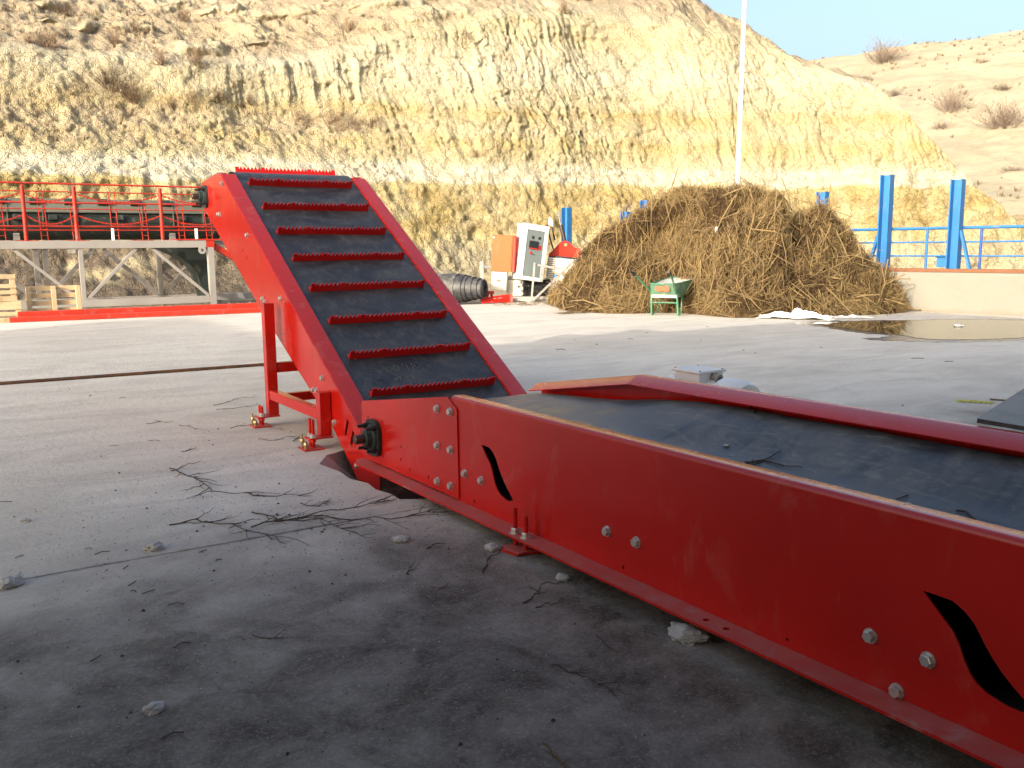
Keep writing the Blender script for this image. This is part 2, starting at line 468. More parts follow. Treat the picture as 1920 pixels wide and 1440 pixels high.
M['drygrass'] = plain('dry_grass_blades', (.19,.145,.085), .9, .4, .8, 0, .1)
M['drygrass_dark'] = plain('faded_hill_tussocks', (.15,.115,.07), .9, .4, .8, 0, .1)
M['shed_sheet'] = plain('weathered_sheet_metal', (.30,.29,.28), .6, .15, 2)

def watermat():
    k = NT('puddle_water')
    k.col((.045,.04,.03)); k.rough(.02); k.b.inputs['IOR'].default_value = 1.33; k.b.inputs['Specular IOR Level'].default_value = .75
    k.bump(k.noise(5, 2, vec=k.geo.outputs['Position']), .012, .01); return k.m
M['water'] = watermat()
M['wet'] = plain('wet_concrete', (.10,.092,.08), .22, .45, 9, .05)
M['soil'] = plain('damp_pit_concrete', (.40,.38,.345), .9, .5, 22, .8)
M['screen'] = plain('hmi_screen', (.02,.025,.03), .12, .1)
M['clear'] = None
def clearmat():
    k = NT('clear_plastic_bottle')
    k.col((.75,.85,.9)); k.rough(.15); k.b.inputs['Alpha'].default_value = .45; return k.m
M['clear'] = clearmat()
M['paintred'] = plain('flaked_red_lettering', (.62,.14,.07), .7, .3, 30)

# ------------------------------------------------------------------ camera
Cc = V((-2.2554, 0.0, 1.4)); F = V((0.526904, 0.836664, -0.149548)); R = V((0.845381, -0.534080, -0.009435)); U = V((0.087765, 0.121454, 0.988709))
cam = bpy.data.cameras.new('camera'); co = bpy.data.objects.new('camera', cam); COL.objects.link(co)
mt = Matrix((R, U, -F)).transposed().to_4x4(); mt.translation = Cc
co.matrix_world = mt
cam.sensor_width = 36; cam.lens = 36*1696.96/1920; cam.clip_start = .05; cam.clip_end = 1500
sc.camera = co
def G(x, y, z=0.0):
    """where a spot seen on the yard floor lies in the world (metres)"""
    r = F*1696.96 + R*(x-960) + U*(720-y); t = (z-Cc.z)/r.z
    return Cc + r*t

# ------------------------------------------------------------------ light
EL, AZ = 17.0, 68.0           # sun elevation, its travel direction measured from +Y towards +X
trav = V((math.sin(rad(AZ))*math.cos(rad(EL)), math.cos(rad(AZ))*math.cos(rad(EL)), -math.sin(rad(EL))))
sl = bpy.data.lights.new('sun', 'SUN'); so = bpy.data.objects.new('sun', sl); COL.objects.link(so)
sl.energy = 2.0; sl.angle = rad(.5); sl.color = (1, .93, .80)
so.rotation_euler = trav.to_track_quat('-Z', 'Y').to_euler()
w = bpy.data.worlds.new('World'); sc.world = w; w.use_nodes = True
nt = w.node_tree; bg = nt.nodes['Background']
sky = nt.nodes.new('ShaderNodeTexSky'); sky.sky_type = 'NISHITA'; sky.sun_disc = False
sky.sun_elevation = rad(EL); sky.sun_rotation = rad(180+AZ); sky.air_density = 1.0; sky.dust_density = 8.0; sky.ozone_density = 1.2
nt.links.new(sky.outputs[0], bg.inputs[0]); bg.inputs[1].default_value = .15
sc.view_settings.view_transform = 'Standard'; sc.view_settings.look = 'None'; sc.view_settings.gamma = 1
sc.view_settings.exposure = 1.55
sc.cycles.max_bounces = 6; sc.cycles.diffuse_bounces = 4; sc.cycles.glossy_bounces = 4
sc.cycles.use_denoising = True

# ================================================================== GROUND
PIT = [(-.235,5.60),(-.10,5.82),(.12,5.93),(1.62,5.95),(1.63,4.47),(.25,4.44),(.02,4.44),(-.06,4.47),(-.16,4.53),(-.15,4.66),(-.185,4.80),(-.165,4.96),(-.215,5.12),(-.20,5.33)]
def slab(name, outer, holes):
    m = MB()
    m.plate(outer, holes, lambda a, b, t: (a, b, t), 0.0, -.055)
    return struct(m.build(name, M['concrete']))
back = [(-45, 23.3)]
xs = np.linspace(-6, 9.8, 34)
for x in xs: back.append((float(x), 20.75 - .105*(float(x)+2) + .05*math.sin(x*3.1) + random.uniform(-.035, .035)))
back += [(10.6, 19.9), (13.0, 22.5), (13.4, 22.5)]
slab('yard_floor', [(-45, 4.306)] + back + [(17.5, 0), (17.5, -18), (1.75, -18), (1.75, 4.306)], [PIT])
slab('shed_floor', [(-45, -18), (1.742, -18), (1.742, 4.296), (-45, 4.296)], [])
m = MB()   # the hole broken through the slab
inn = [(x*.9+.12 + (.13 if x < 0 else 0), 5.2+(y-5.2)*.86, -.42 if x > -.05 else -.26) for x, y in PIT]
n = len(PIT)
m.add([(x, y, -.001) for x, y in PIT] + inn, [(i, (i+1) % n, n+(i+1) % n, n+i) for i in range(n)])
m.add([(x, y, z) for x, y, z in inn], [tuple(range(n))])
pit = struct(m.build('pit', M['soil']))
m = MB()
E = 500
x0, x1, y0, y1 = -44, 17.2, -17.5, 19.0
m.add([(-E,-E,-.06),(E,-E,-.06),(E,E,-.06),(-E,E,-.06),(x0,y0,-.06),(x1,y0,-.06),(x1,y1,-.06),(x0,y1,-.06)],
      [(0,1,5,4),(1,2,6,5),(2,3,7,6),(3,0,4,7)])
struct(m.build('ground', M['dirt']))

# ================================================================== CLIFF
Bp = np.array([(-24,38),(-8,35),(5,33.5),(16,32.6),(25,31),(33,27),(39.5,21.3),(52,25.5)], float)
Ls = np.r_[0, np.cumsum(np.hypot(*np.diff(Bp, axis=0).T))]
NU, NV = 1250, 400
tu = np.linspace(0, Ls[-1], NU)
# rounded base line and its outward normal
ker = np.hanning(61); ker /= ker.sum()
bx = np.interp(tu, Ls, Bp[:,0]); by = np.interp(tu, Ls, Bp[:,1])
pad = lambda a: np.convolve(np.r_[a[0]+(a[0]-a[1])*np.arange(30,0,-1), a, a[-1]+(a[-1]-a[-2])*np.arange(1,31)], ker, 'valid')
bx = pad(bx); by = pad(by)
tx = np.gradient(bx); ty = np.gradient(by); tl = np.hypot(tx, ty); nx = ty/tl; ny = -tx/tl
lipt = [(0,7.0),(9,7.75),(18,8.5),(27,9.4),(33,10),(36,10.55),(39,11.1),(42,11.45),(45,11.8),(48,12.3),(51,12.05),(54,11.35),(57,10.65),(60,8.75),(63,5.75),(66,2.4),(69,1.8),(72,2.4),(78,2.8)]
zl = np.interp(tu, [a for a,b in lipt], [b for a,b in lipt]) + .35*fbm(tu*.9, tu*0, 3, 4)
wr = sstep(30, 44, tu + 2.5*fbm(tu*.2, tu*0, 9, 2))          # 0 left, vegetated benches; 1 right, clean quarry face
k_hill = np.interp(tu, [0, 30, 47, 50, 54, 57, 60, 63, 66, 90], [.42, .42, .55, .66, .66, .56, .25, .0, -.15, -.1])
t_hill = np.interp(tu, [0, 50, 52, 54, 57, 60, 62, 90], [34, 34, 26, 19, 11, 6, 3, 3])
Pz = np.zeros((NV, NU)); Ps = np.zeros((NV, NU)); veg = np.zeros((NV, NU))
for i in range(NU):
    z = zl[i]; wv = wr[i]
    zL = np.array([-.4, .9, 1.5, 3.9, 4.7, 6.7, 7.0, 8.8]); sL = np.array([-4.6, -.6, .0, 1.0, 2.2, 4.6, 4.7, 5.5])
    f = max(.15, z/12.0) if z < 5 else 1
    zR = np.array([-.4, .3, 1.5, 3.9, 4.7, 6.7, 7.0, max(7.6, z)]); sR = np.array([-1.5, -.2, .35, 1.45, 1.9, 2.85, 3.0, 2.0+.45*max(0, max(7.6, z)-4.6)])
    if z < 7.6:
        q = z/7.6; zR = zR*q + (1-q)*.0; sR = sR*np.sqrt(q)
    zz = zL*(1-wv) + zR*wv; ss = sL*(1-wv) + sR*wv
    T = t_hill[i]
    ex = np.linspace(.06, 1, 8)
    hz = zz[-1] + k_hill[i]*T*(ex - (.35*ex**2 if T < 20 else 0)); hs = ss[-1] + T*ex
    zz = np.r_[zz, hz]; ss = np.r_[ss, hs]
    if T < 20:
        zz = np.r_[zz, zz[-1]-3]; ss = np.r_[ss, ss[-1]+14]
    # dense rows on the face, sparser on the hill
    seg = np.hypot(np.diff(zz), np.diff(ss)); seg[7:] *= .45; seg[:2] *= .6
    L = np.r_[0, np.cumsum(seg)]; q = np.linspace(0, L[-1], NV)
    Pz[:, i] = np.interp(q, L, zz); Ps[:, i] = np.interp(q, L, ss)
    veg[:, i] = np.maximum(sstep(-.1, 2.2, Ps[:, i]-ss[7]), 0)
UU = np.repeat(tu[None], NV, 0)
ZZ = Pz
hill = veg.copy()
# vegetated bench on the left
bench = (1-wr)[None]*sstep(4.9, 5.5, ZZ)*(1-sstep(6.7, 7.3, ZZ))
bench2 = (1-sstep(22, 40, UU))*sstep(6.5, 7.5, ZZ)*.55
scree = 1-sstep(.8, 1.6, ZZ)
fl_hi = np.clip(wr[None]*sstep(4.6, 5.4, ZZ) + (1-wr)[None]*sstep(6.8, 7.5, ZZ)*sstep(29, 35, UU+1.5*fbm(UU*.16, ZZ*.14, 21, 3)), 0, 1)*(1-hill)
fl_lo = sstep(1.0, 2.0, ZZ)*(1-sstep(3.9, 4.5, ZZ))
sh = UU + .12*ZZ*wr[None] + .5*fbm(UU*.5, ZZ*.5, 131, 3)
big = fbm(UU*.16, ZZ*.14, 21, 3)
ridge = 1-np.abs(fbm(sh*.55, ZZ*.09, 31, 3))*2
ridge2 = 1-np.abs(fbm(sh*1.5+.3*fbm(UU, ZZ*.6, 5, 2), ZZ*.22, 37, 3))*2
ridge3 = 1-np.abs(fbm(sh*3.6, ZZ*.55, 41, 3))*2
ridge = ridge-.45; ridge2 = ridge2-.45; ridge3 = ridge3-.45
bl = fbm(UU*1.9, ZZ*2.6, 51, 4); bl2 = fbm(UU*5, ZZ*6, 61, 3)
led = fbm(UU*.35, ZZ*3.4, 71, 3); cell = np.round(vn(UU*1.4+.4*bl, ZZ*1.1+.4*led, 81)*4)/4
D = .75*big + fl_hi*(.30*ridge + .24*ridge2*sstep(.25,.6,vn(UU*.5,ZZ*.5,133)) + .20*ridge3*sstep(.3,.6,vn(UU*.8,ZZ*.7,135)) + .12*led + .22*(cell-.5)) + fl_lo*(.14*ridge + .12*ridge2 + .12*led + .14*(cell-.5)*(1-wr[None]) + .10*bl)
wx = UU + .25*fbm(UU*1.3, ZZ*1.3, 151, 2); wz = ZZ + .2*fbm(UU*1.1, ZZ*1.7, 153, 2)
f1, f2, cid = worley(wx*1.1, wz*1.35, 161); f1b, f2b, cidb = worley(wx*2.9, wz*3.3, 165)
cr1 = 1-sstep(.0, .10, f2-f1); cr2 = 1-sstep(.0, .13, f2b-f1b)
lay = np.floor(wz*2.3+.5*fbm(UU*.4, ZZ*.4, 171, 2)); layoff = _h(lay, lay*0, 173)-.5
blk = .20*(cid-.5) - .14*cr1 + .11*(cidb-.5) - .07*cr2 + .14*layoff
patch = sstep(.30, .62, vn(UU*.35+3, ZZ*.45, 177)*.65 + vn(UU*1.1, ZZ*1.3, 179)*.35)
D = (D - .75*big)*(1-.38*sstep(30, 38, UU)*(1-hill)-.18*sstep(44, 52, UU)*(1-hill)) + .75*big + (1-hill)*(1-scree)*blk*(.16 + .40*patch)*(1-.45*fl_lo)*(1-.4*sstep(44, 52, UU))
f1c, f2c, cidc = worley(wx*2.1+.1*ZZ, wz*.75, 183); f1d, f2d, cidd = worley(wx*4.6, wz*2.1, 187)
pt2 = sstep(.28, .52, vn(UU*.6+7, ZZ*.5, 189)*.6 + vn(UU*1.7, ZZ*1.1, 191)*.4)
D = D + fl_hi*(1-hill)*sstep(36, 44, UU)*pt2*(.07*(cidc-.5) - .10*(1-sstep(.0, .12, f2c-f1c)) - .05*(1-sstep(.0, .12, f2d-f1d)) + .04*(cidd-.5))
rub = np.clip(scree + .7*bench + .8*hill + (1-fl_hi)*.35, 0, 1)
D = D + (.15*bl + .09*bl2 + .06*fbm(UU*11, ZZ*11, 137, 2))*(.45+.65*rub) + scree*(.35*fbm(UU*.7, ZZ, 91, 3) + .16*np.maximum(0, fbm(UU*3.2, ZZ*3.2, 95, 3)))
rocky = np.maximum(0, fbm(UU*.35, ZZ*.6+Ps*.3, 97, 3)-.12)*hill*(1-sstep(48, 54, UU))
D = D + 1.6*rocky
DZ = hill*(.30*fbm(UU*.5, Ps*.5, 101, 4) + .14*fbm(UU*2, Ps*2, 103, 3))
X = bx[None] - nx[None]*(-1)*0 + nx[None]*(D - Ps); Y = by[None] + ny[None]*(D - Ps); Z = ZZ + DZ + .12*bl*(1-fl_hi)
cl = fast_mesh('cliff', np.stack([X, Y, Z], -1).reshape(-1, 3), grid_quads(NV, NU)[:, ::-1], M['cliff'])
at = cl.data.attributes.new('veg', 'FLOAT', 'POINT')
vv = np.clip(hill*.95 + bench*.8 + bench2*.6 - 2*rocky, 0, 1)*sstep(.2, .6, vn(UU*.7, Ps*.7+ZZ, 111)*.6 + vn(UU*3, ZZ*3, 113)*.5 + .25*hill)
vv = np.maximum(vv, 0*scree*(1-wr)[None]*.75*sstep(.35, .6, vn(UU*.5, ZZ*.8, 117)))
at.data.foreach_set('value', vv.astype(np.float32).ravel())
at2 = cl.data.attributes.new('scree', 'FLOAT', 'POINT')
at2.data.foreach_set('value', ((1-sstep(1.2, 2.3, ZZ))*(1-sstep(29, 37, UU))*sstep(.25, .5, vn(UU*.45, ZZ*1.3+3, 141)*.6+vn(UU*1.7, ZZ*2, 143)*.4+.12)).astype(np.float32).ravel())
struct(cl)
CLIFF_P = (X, Y, Z)

# far hill to the right, beyond the quarry spur
view = rad(60)
dv = np.array([math.sin(view), math.cos(view)]); lv = np.array([math.cos(view), -math.sin(view)])
dd = np.r_[np.linspace(52, 150, 260), np.linspace(153, 260, 20)]; ll = np.linspace(-80, 70, 330)
DD, LL = np.meshgrid(dd, ll, indexing='ij')
H = np.interp(DD, [52, 58, 75, 100, 125, 138, 150, 260], [-.4, 1.5, 8.0, 17.5, 25.2, 27.6, 28.0, 12]) * (1 + .0016*LL)
H = H + 1.0*fbm(DD*.05, LL*.05, 7, 3) + .35*fbm(DD*.3, LL*.3, 17, 4) + .18*np.maximum(0, fbm(DD*.9, LL*.9, 19, 3))
HX = Cc.x + dv[0]*DD + lv[0]*LL; HY = dv[1]*DD + lv[1]*LL
hillo = fast_mesh('hill', np.stack([HX, HY, H], -1).reshape(-1, 3), grid_quads(len(dd), len(ll)), M['hill'])
struct(hillo)

# dry grass tufts: nobody could count them
def tufts(name, pts, size, nb, mat, w=.02):
    vs = []; 
    for (x, y, z) in pts:
        s = size*random.uniform(.5, 1.4)
        for b in range(nb):
            a = random.uniform(0, 6.283); r = random.uniform(0, .5)*s; tlt = random.uniform(.1, .9)
            px, py = x+r*math.cos(a), y+r*math.sin(a); h = s*random.uniform(.4, 1)
            ca, sa = math.cos(a), math.sin(a)
            vs += [(px-sa*w*s*2, py+ca*w*s*2, z-.05), (px+sa*w*s*2, py-ca*w*s*2, z-.05), (px+ca*tlt*h*.7, py+sa*tlt*h*.7, z+h)]
    v = np.array(vs); q = np.arange(len(v)).reshape(-1, 3)
    o = fast_mesh(name, v, q, mat, False); o['kind'] = 'stuff'; return o
pts = []
for _ in range(2600):
    i = random.randrange(5, 225); j = random.randrange(60, len(ll)-5)
    if fbm(np.array([DD[i,j]*.12]), np.array([LL[i,j]*.12]), 77, 2)[0] > -.1: pts.append((HX[i,j], HY[i,j], H[i,j]))
tufts('dry_grass', pts, .34, 12, M['drygrass_dark'], .05)
pts = []
for _ in range(9000):
    i = random.randrange(NV-1); j = random.randrange(NU-1)
    if random.random() < vv[i, j]*.75 and X[i,j] < 36: pts.append((X[i,j], Y[i,j], Z[i,j]))
tufts('dry_grass', pts, .22, 9, M['drygrass'], .04)

# ---- bare shrubs
def shrub_mesh(seed, nb=70, spread=1.0):
    rs = random.Random(seed); m = MB()
    def br(p, d, L, r, dep):
        pts = [p]; q = p.copy(); dd_ = d.copy()
        for i in range(3):
            dd_ = (dd_ + V((rs.uniform(-.35,.35), rs.uniform(-.35,.35), rs.uniform(-.12,.3)))).normalized()
            q = q + dd_*L/3; pts.append(q.copy())
        m.tube(pts, [r, r*.8, r*.55, r*.25], 3, False)
        if dep:
            for k in range(rs.randint(3, 5)):
                b = pts[rs.randint(1, 3)]; d2 = (dd_ + V((rs.uniform(-1,1), rs.uniform(-1,1), rs.uniform(-.4,.8)))).normalized()
                br(b, d2, L*rs.uniform(.4, .75), r*.6, dep-1)
    for i in range(nb):
        a = rs.uniform(0, 6.283); t = rs.uniform(.05, 1.25)*spread
        d = V((math.sin(t)*math.cos(a), math.sin(t)*math.sin(a), math.cos(t)))
        br(V((.06*math.cos(a), .06*math.sin(a), -.04)), d, rs.uniform(.35, .6), .009, 2)
    return m
shA = shrub_mesh(1, 42); shB = shrub_mesh(2, 26, 1.05)
SHRUBS = []

# ================================================================== BELT FEEDER (near)
RX = -.0116654
feeder = thing('belt_feeder', 'long red belt feeder with a trough of dusty black belt, closest to the camera', 'conveyor', rot=(RX, 0, 0))
W = 1.3736; ZT = .671; ZB = .112
def swoosh(y0, z0, sx=1.0):
    a = [(0,0),(-.04,.0),(-.09,-.002),(-.125,-.02),(-.153,-.044),(-.185,-.092),(-.208,-.122),(-.232,-.148),(-.262,-.175),(-.291,-.197),(-.322,-.222),
         (-.29,-.236),(-.25,-.236),(-.195,-.223),(-.168,-.208),(-.148,-.189),(-.128,-.155),(-.113,-.119),(-.092,-.086),(-.063,-.06),(-.03,-.03)]
    return [(y0+p*sx, z0+q) for p, q in a]
def circ(y, z, r=.0075, n=10): return [(y+r*math.cos(2*math.pi*k/n), z+r*math.sin(2*math.pi*k/n)) for k in range(n)]
RB = .018
holes = [swoosh(3.875, .458, .92), swoosh(1.43, .456), swoosh(-1.02, .456)] + [circ(3.955, .145), circ(2.745, .141), circ(1.9, .14, .006)]
m = MB()
m.plate([(-4, ZB), (4.185, ZB), (4.185, ZT-RB), (-4, ZT-RB)], holes, lambda a, b, t: (t, a, b), 0.0, .006)
# bend, top flange and inward lip as one folded sheet
prof = [(RB-RB*math.cos(t), ZT-RB+RB*math.sin(t)) for t in np.linspace(0, math.pi/2, 7)] + [(.073, ZT), (.153, ZT-.047), (.150, ZT-.053), (.072, ZT-.006), (RB, ZT-.006), (.006, ZT-RB)]
m.sweep(prof, [((0, y, 0), (1,0,0), (0,0,1)) for y in (-4, -2, 0, 2, 3, 4.185)])
m.build('side_panel', M['red'], feeder, 35)
m = MB()
m.plate([(-4, ZB), (5.35, ZB), (5.35, ZT-RB-.21), (4.19, ZT-RB), (-4, ZT-RB)], [], lambda a, b, t: (t, a, b), W, W-.006)
prof = [(W-p, q) for p, q in prof]
def drop(y): return 0.0 if y < 4.2 else -(y-4.2)*.1545
m.sweep(prof, [((0, y, 0), (1,0,0), (0,0,1)) for y in (-4, -2, 0, 2, 3, 4.2)])
m.sweep(prof, [((0.0006, y, drop(y)+.0006), (1,0,0), (0,0,1)) for y in (4.2, 4.6, 5.0, 5.30)])
m.build('side_panel', M['red'], feeder, 35)
# foot flange along the near side
m = MB()
m.plate([(-.104, -4), (-.104, 5.30), (-.05, 5.40), (-.0005, 5.40), (-.0005, -4)], [circ(-.055, 2.216, .013), circ(-.052, 2.121, .013), circ(-.055, -.4, .013)], lambda a, b, t: (a, b, t), ZB, ZB-.01)
m.build('foot_flange', M['red_dusty'], feeder)
# head plate bolted over the end of the panel
m = MB()
hh = [circ(*p, .008) for p in [(4.817,.285),(4.821,.209),(4.701,.170),(4.461,.174),(5.068,.400),(5.077,.179),(5.289,.398),(5.30,.17)]]
def rc(cx, cy, r, a0, a1, n=5): return [(cx+r*math.cos(a), cy+r*math.sin(a)) for a in np.linspace(rad(a0), rad(a1), n)]
out = rc(4.125, .136, .015, 180, 270) + [(5.40, .119), (5.395, .44)] + rc(5.36, .465, .03, 0, 80) + [(4.20, .664), (4.19, .648)] + rc(4.125, .600, .015, 90, 180)
m.plate(out, hh, lambda a, b, t: (t, a, b), -.0085, -.0005)
m.build('head_plate', M['red'], feeder)
# bolts
def bolt_part(pts, parent, nrm, mat='zinc', r=.0185, fn=None, name='bolt'):
    for i, p in enumerate(pts):
        b = MB(); b.bolt(fn(*p), nrm, r, r*.85, True, .35+i*.7); b.build(name, M[mat], parent)
bolt_part([(4.326,.583),(4.336,.377),(4.345,.173),(4.174,.587),(4.183,.379),(4.191,.178)], feeder, (-1,0,0), fn=lambda a, b: (-.0085, a, b))
bolt_part([(4.047,.274),(3.875,.272),(2.847,.267),(2.66,.269),(1.589,.265),(1.402,.262),(1.494,.131),(.2,.262),(-.9,.266)], feeder, (-1,0,0), fn=lambda a, b: (0, a, b))
# flange bearing
def bearing(parent, y, z, x, sc_=1.0):
    b = MB(); A = (-1,0,0)
    pr = []
    for k in range(40):
        a = 2*math.pi*k/40; r = (.116+.008*math.cos(4*a+math.pi))*sc_
        pr.append((y+r*math.cos(a), z+r*1.06*math.sin(a)))
    b.plate(pr, [], lambda a_, b_, t: (t, a_, b_), x-.026*sc_, x)
    b.lathe((x-.024*sc_, y, z), A, [(0,.088*sc_),(.012,.083*sc_),(.02,.062*sc_),(.05*sc_,.055*sc_),(.055*sc_,.048*sc_),(.055*sc_,.03)], 24)
    ho = b.build('bearing', M['bearing'], parent, 40)
    s_ = MB(); s_.lathe((x-.02, y, z), A, [(0,.029*sc_),(.115*sc_,.029*sc_),(.12*sc_,.024*sc_),(.12*sc_,0)], 18); s_.build('shaft', M['steel_dark'], ho, 40)
    for k in range(4):
        a = rad(45+90*k); c = (x-.024*sc_, y+.096*sc_*math.cos(a), z+.1*sc_*math.sin(a))
        q = MB(); q.bolt(c, A, .017*sc_, .03*sc_, True, k); q.lathe((c[0]-.03*sc_, c[1], c[2]), A, [(0,.0095*sc_),(.034*sc_,.0095*sc_)], 10); q.build('bolt', M['black'], ho)
    return ho
bearing(feeder, 5.19, .283, -.0085)
# belt: trough that flattens over the head drum
yy = np.r_[np.linspace(-4, 2.2, 30), np.linspace(2.25, 5.28, 75)]
xx = np.linspace(.088, 1.286, 49)
XX, YY = np.meshgrid(xx, yy, indexing='xy')
tt = (XX-.687)/.599
flat = sstep(3.35, 4.75, YY)
edge = np.interp(YY, [-4, 4.1, 4.7, 5.28], [.588, .588, .50, .432])
deep = np.interp(YY, [-4, 3.0, 3.9, 4.7, 5.28], [.43, .43, .462, .462, .432])
prof_ = sstep(.30, 1.02, np.abs(tt))
ZB_ = deep*(1-prof_) + edge*prof_
ZB_ = ZB_*(1-flat) + np.interp(YY, [-4, 3.9, 4.7, 5.28], [.5, .505, .48, .432])*flat
ZB_ += .020*np.exp(-((XX-.98)/.10)**2-((YY-3.5)/.16)**2) - .022*np.exp(-((XX-.80)/.12)**2-((YY-3.42)/.20)**2) + .013*np.exp(-((XX-.5)/.15)**2-((YY-3.25)/.3)**2)
ZB_ += .005*fbm(XX*5, YY*3, 5, 3)
pts_ = np.stack([XX, YY, ZB_], -1)
arc = []
for a in np.linspace(rad(8), rad(150), 12):
    arc.append(np.stack([xx, np.full_like(xx, 5.28+.17*math.sin(a)), np.full_like(xx, .262+.17*math.cos(a))], -1))
pts_ = np.concatenate([pts_, np.array(arc)], 0)
m = MB(); m.grid(pts_); m.build('belt', M['belt_flat'], feeder, 60)
m = MB(); m.box(.02, 1.35, -3.9, 5.2, .2, .208); m.build('return_belt', M['void'], feeder)
m = MB(); m.lathe((.06, 5.28, .262), (1,0,0), [(0,.05),(0,.16),(1.25,.16),(1.25,.05)], 28); m.build('head_drum', M['steel_dark'], feeder, 40)
for y in (-3, -1.9, .3, 2.4, 3.2):
    m = MB(); m.beam((.02, y, .3), (1.35, y, .3), .06, .06); m.build('cross_member', M['red'], feeder)
# litter left on the belt
def on_belt(x, y):
    j = int(np.argmin(abs(xx-x))); i = int(np.argmin(abs(yy-y))); return float(ZB_[i, j])

# ---- levelling studs and foot plates
def rod(m, x, y, z0, z1, r=.011): m.lathe((x, y, z0), (0,0,1), [(0, r), (z1-z0, r)], 10)
for y in (3.42, .35, -2.4):
    m = MB(); rod(m, -.062, y+.045, 0, .235); rod(m, -.062, y-.045, 0, .215); st = m.build('levelling_stud', M['red'], feeder, 40)
    st.matrix_parent_inverse = Matrix()
    for dy in (.045, -.045):
        m = MB(); m.bolt((-.062, y+dy, ZB), (0,0,1), .022, .022, True, .2); m.build('nut', M['zinc'], feeder)
    m = MB(); m.box(-.125, .06, y-.075, y+.075, .0+y*.0117+.003, .0+y*.0117+.015); m.build('foot_plate', M['red_dusty'], feeder, None, .004)

# gear motor on the far side
mo = thing('gear_motor', 'pale blue-grey electric motor with a terminal box beyond the far rail of the red feeder', 'motor', (1.70, 4.05, .46))
m = MB(); m.lathe((0, .28, 0), (0,-1,0), [(0,.06),(0,.115),(.46,.115),(.46,.152),(.60,.152),(.645,.13),(.66,.08),(.66,0)], 32)
for k in range(18):
    a = 2*math.pi*k/18; m.beam((.112*math.cos(a), .27, .112*math.sin(a)), (.112*math.cos(a), -.11, .112*math.sin(a)), .005, .03, (math.cos(a), 0, math.sin(a)))
m.build('housing', M['bluewhite'], mo, 35)
m = MB(); m.box(-.10, .10, -.06, .16, .10, .165); tb = m.build('terminal_box', M['bluewhite'], mo, None, .006)
m = MB(); m.box(-.112, .112, -.075, .175, .166, .184); m.build('lid', M['bluewhite'], tb, None, .007)
for dx in (-.095, .095):
    for dy in (-.058, .158):
        m = MB(); m.lathe((dx, dy, .184), (0,0,1), [(0,.007),(.004,.006)], 8); m.build('screw', M['steel_dark'], tb)
m = MB(); m.lathe((.02, -.06, .135), (0,-1,0), [(0,.034),(.02,.034),(.024,.027),(.055,.027)], 16); m.build('cable_gland', M['lightgrey'], tb, 40)
m = MB(); m.tube([(.02,-.115,.135),(.02,-.15,.132),(.02,-.2,.115),(.02,-.25,.075),(.025,-.28,.01),(.03,-.29,-.08)], .011, 8); m.build('cable', M['black'], mo, 60)
m = MB(); m.box(-.26, .1, .02, .3, -.16, -.10); m.build('mount', M['red'], mo, None, .004)

# ================================================================== INCLINED CONVEYOR
inc = thing('inclined_conveyor', 'red inclined cleated conveyor rising from the pit at the feeder head', 'conveyor')
PH = rad(31.336); IC, IS = math.cos(PH), math.sin(PH); IX = .030; IW = 1.436; I0 = 5.195
def I(s, n, x=0.0): return V((x, I0 + s*IC - n*IS, s*IS + n*IC))
def IYZ(s, n): p = I(s, n); return (p.y, p.z)
def yzI(y, z): return ((y-I0)*IC + z*IS, -(y-I0)*IS + z*IC)
outl = [(.02,-.004),(3.985,-.004),(4.04,-.012),(4.101,-.040),(4.614,-.415),(4.60,-.45),(4.43,-.59),(2.425,-.470),(.807,-.305),(.547,-.318),(.266,-.333), yzI(5.43,-.33), yzI(5.228,-.33), yzI(5.222,.05)]
def slot(s0, n0, s1, n1, w_=.032):
    return [(s0-w_/2, n0), (s0+w_/2, n0-.006), (s1+w_/2, n1), (s1-w_/2, n1+.006)]
hl = [slot(.585,-.072,.575,-.200), slot(.475,-.078,.465,-.208)] + [circ(*p, .0095, 8) for p in [(3.151,-.284),(3.018,-.278),(1.918,-.303),(1.77,-.294)]]
for side, x, t in ((0, IX, .006), (1, IX+IW, -.006)):
    m = MB(); m.plate(outl, hl, lambda a, b, tt_: I(a, b, tt_), x, x+t)
    sg = 1 if side == 0 else -1
    r_ = .013
    pf = [(sg*(r_-r_*math.cos(q)), -r_+r_*math.sin(q)+.0015) for q in np.linspace(0, math.pi/2, 6)] + [(sg*.141, .0015), (sg*.141, -.05), (sg*.136, -.05), (sg*.136, -.0045), (sg*.013, -.0045), (sg*.0062, -.013)]
    m.sweep(pf, [((x, *IYZ(s, 0)), (1,0,0), (0, -IS, IC)) for s in (.06, 1, 2, 3, 4.02)])
    # turned-in top end
    a0, a1 = I(4.105, -.034, x), I(4.612, -.412, x)
    m.beam(a0 + V((sg*.045, 0, .002)), a1 + V((sg*.045, 0, .002)), .09, .005)
    m.build('side_panel', M['red'], inc, 35)
bolt_part([(3.896,-.350),(3.929,-.050),(3.073,-.089),(2.500,-.359),(2.44,-.35),(2.105,-.094),(1.097,-.106),(1.209,-.305),(1.145,-.258),(.918,-.264),(.768,-.247),(.318,-.248),(3.945,-.375)], inc, (-1,0,0), r=.0185, fn=lambda a, b: I(a, b, IX))
def inc_bearing():
    p = I(4.41, -.445); bearing(inc, p.y, p.z, IX, .95)
inc_bearing()
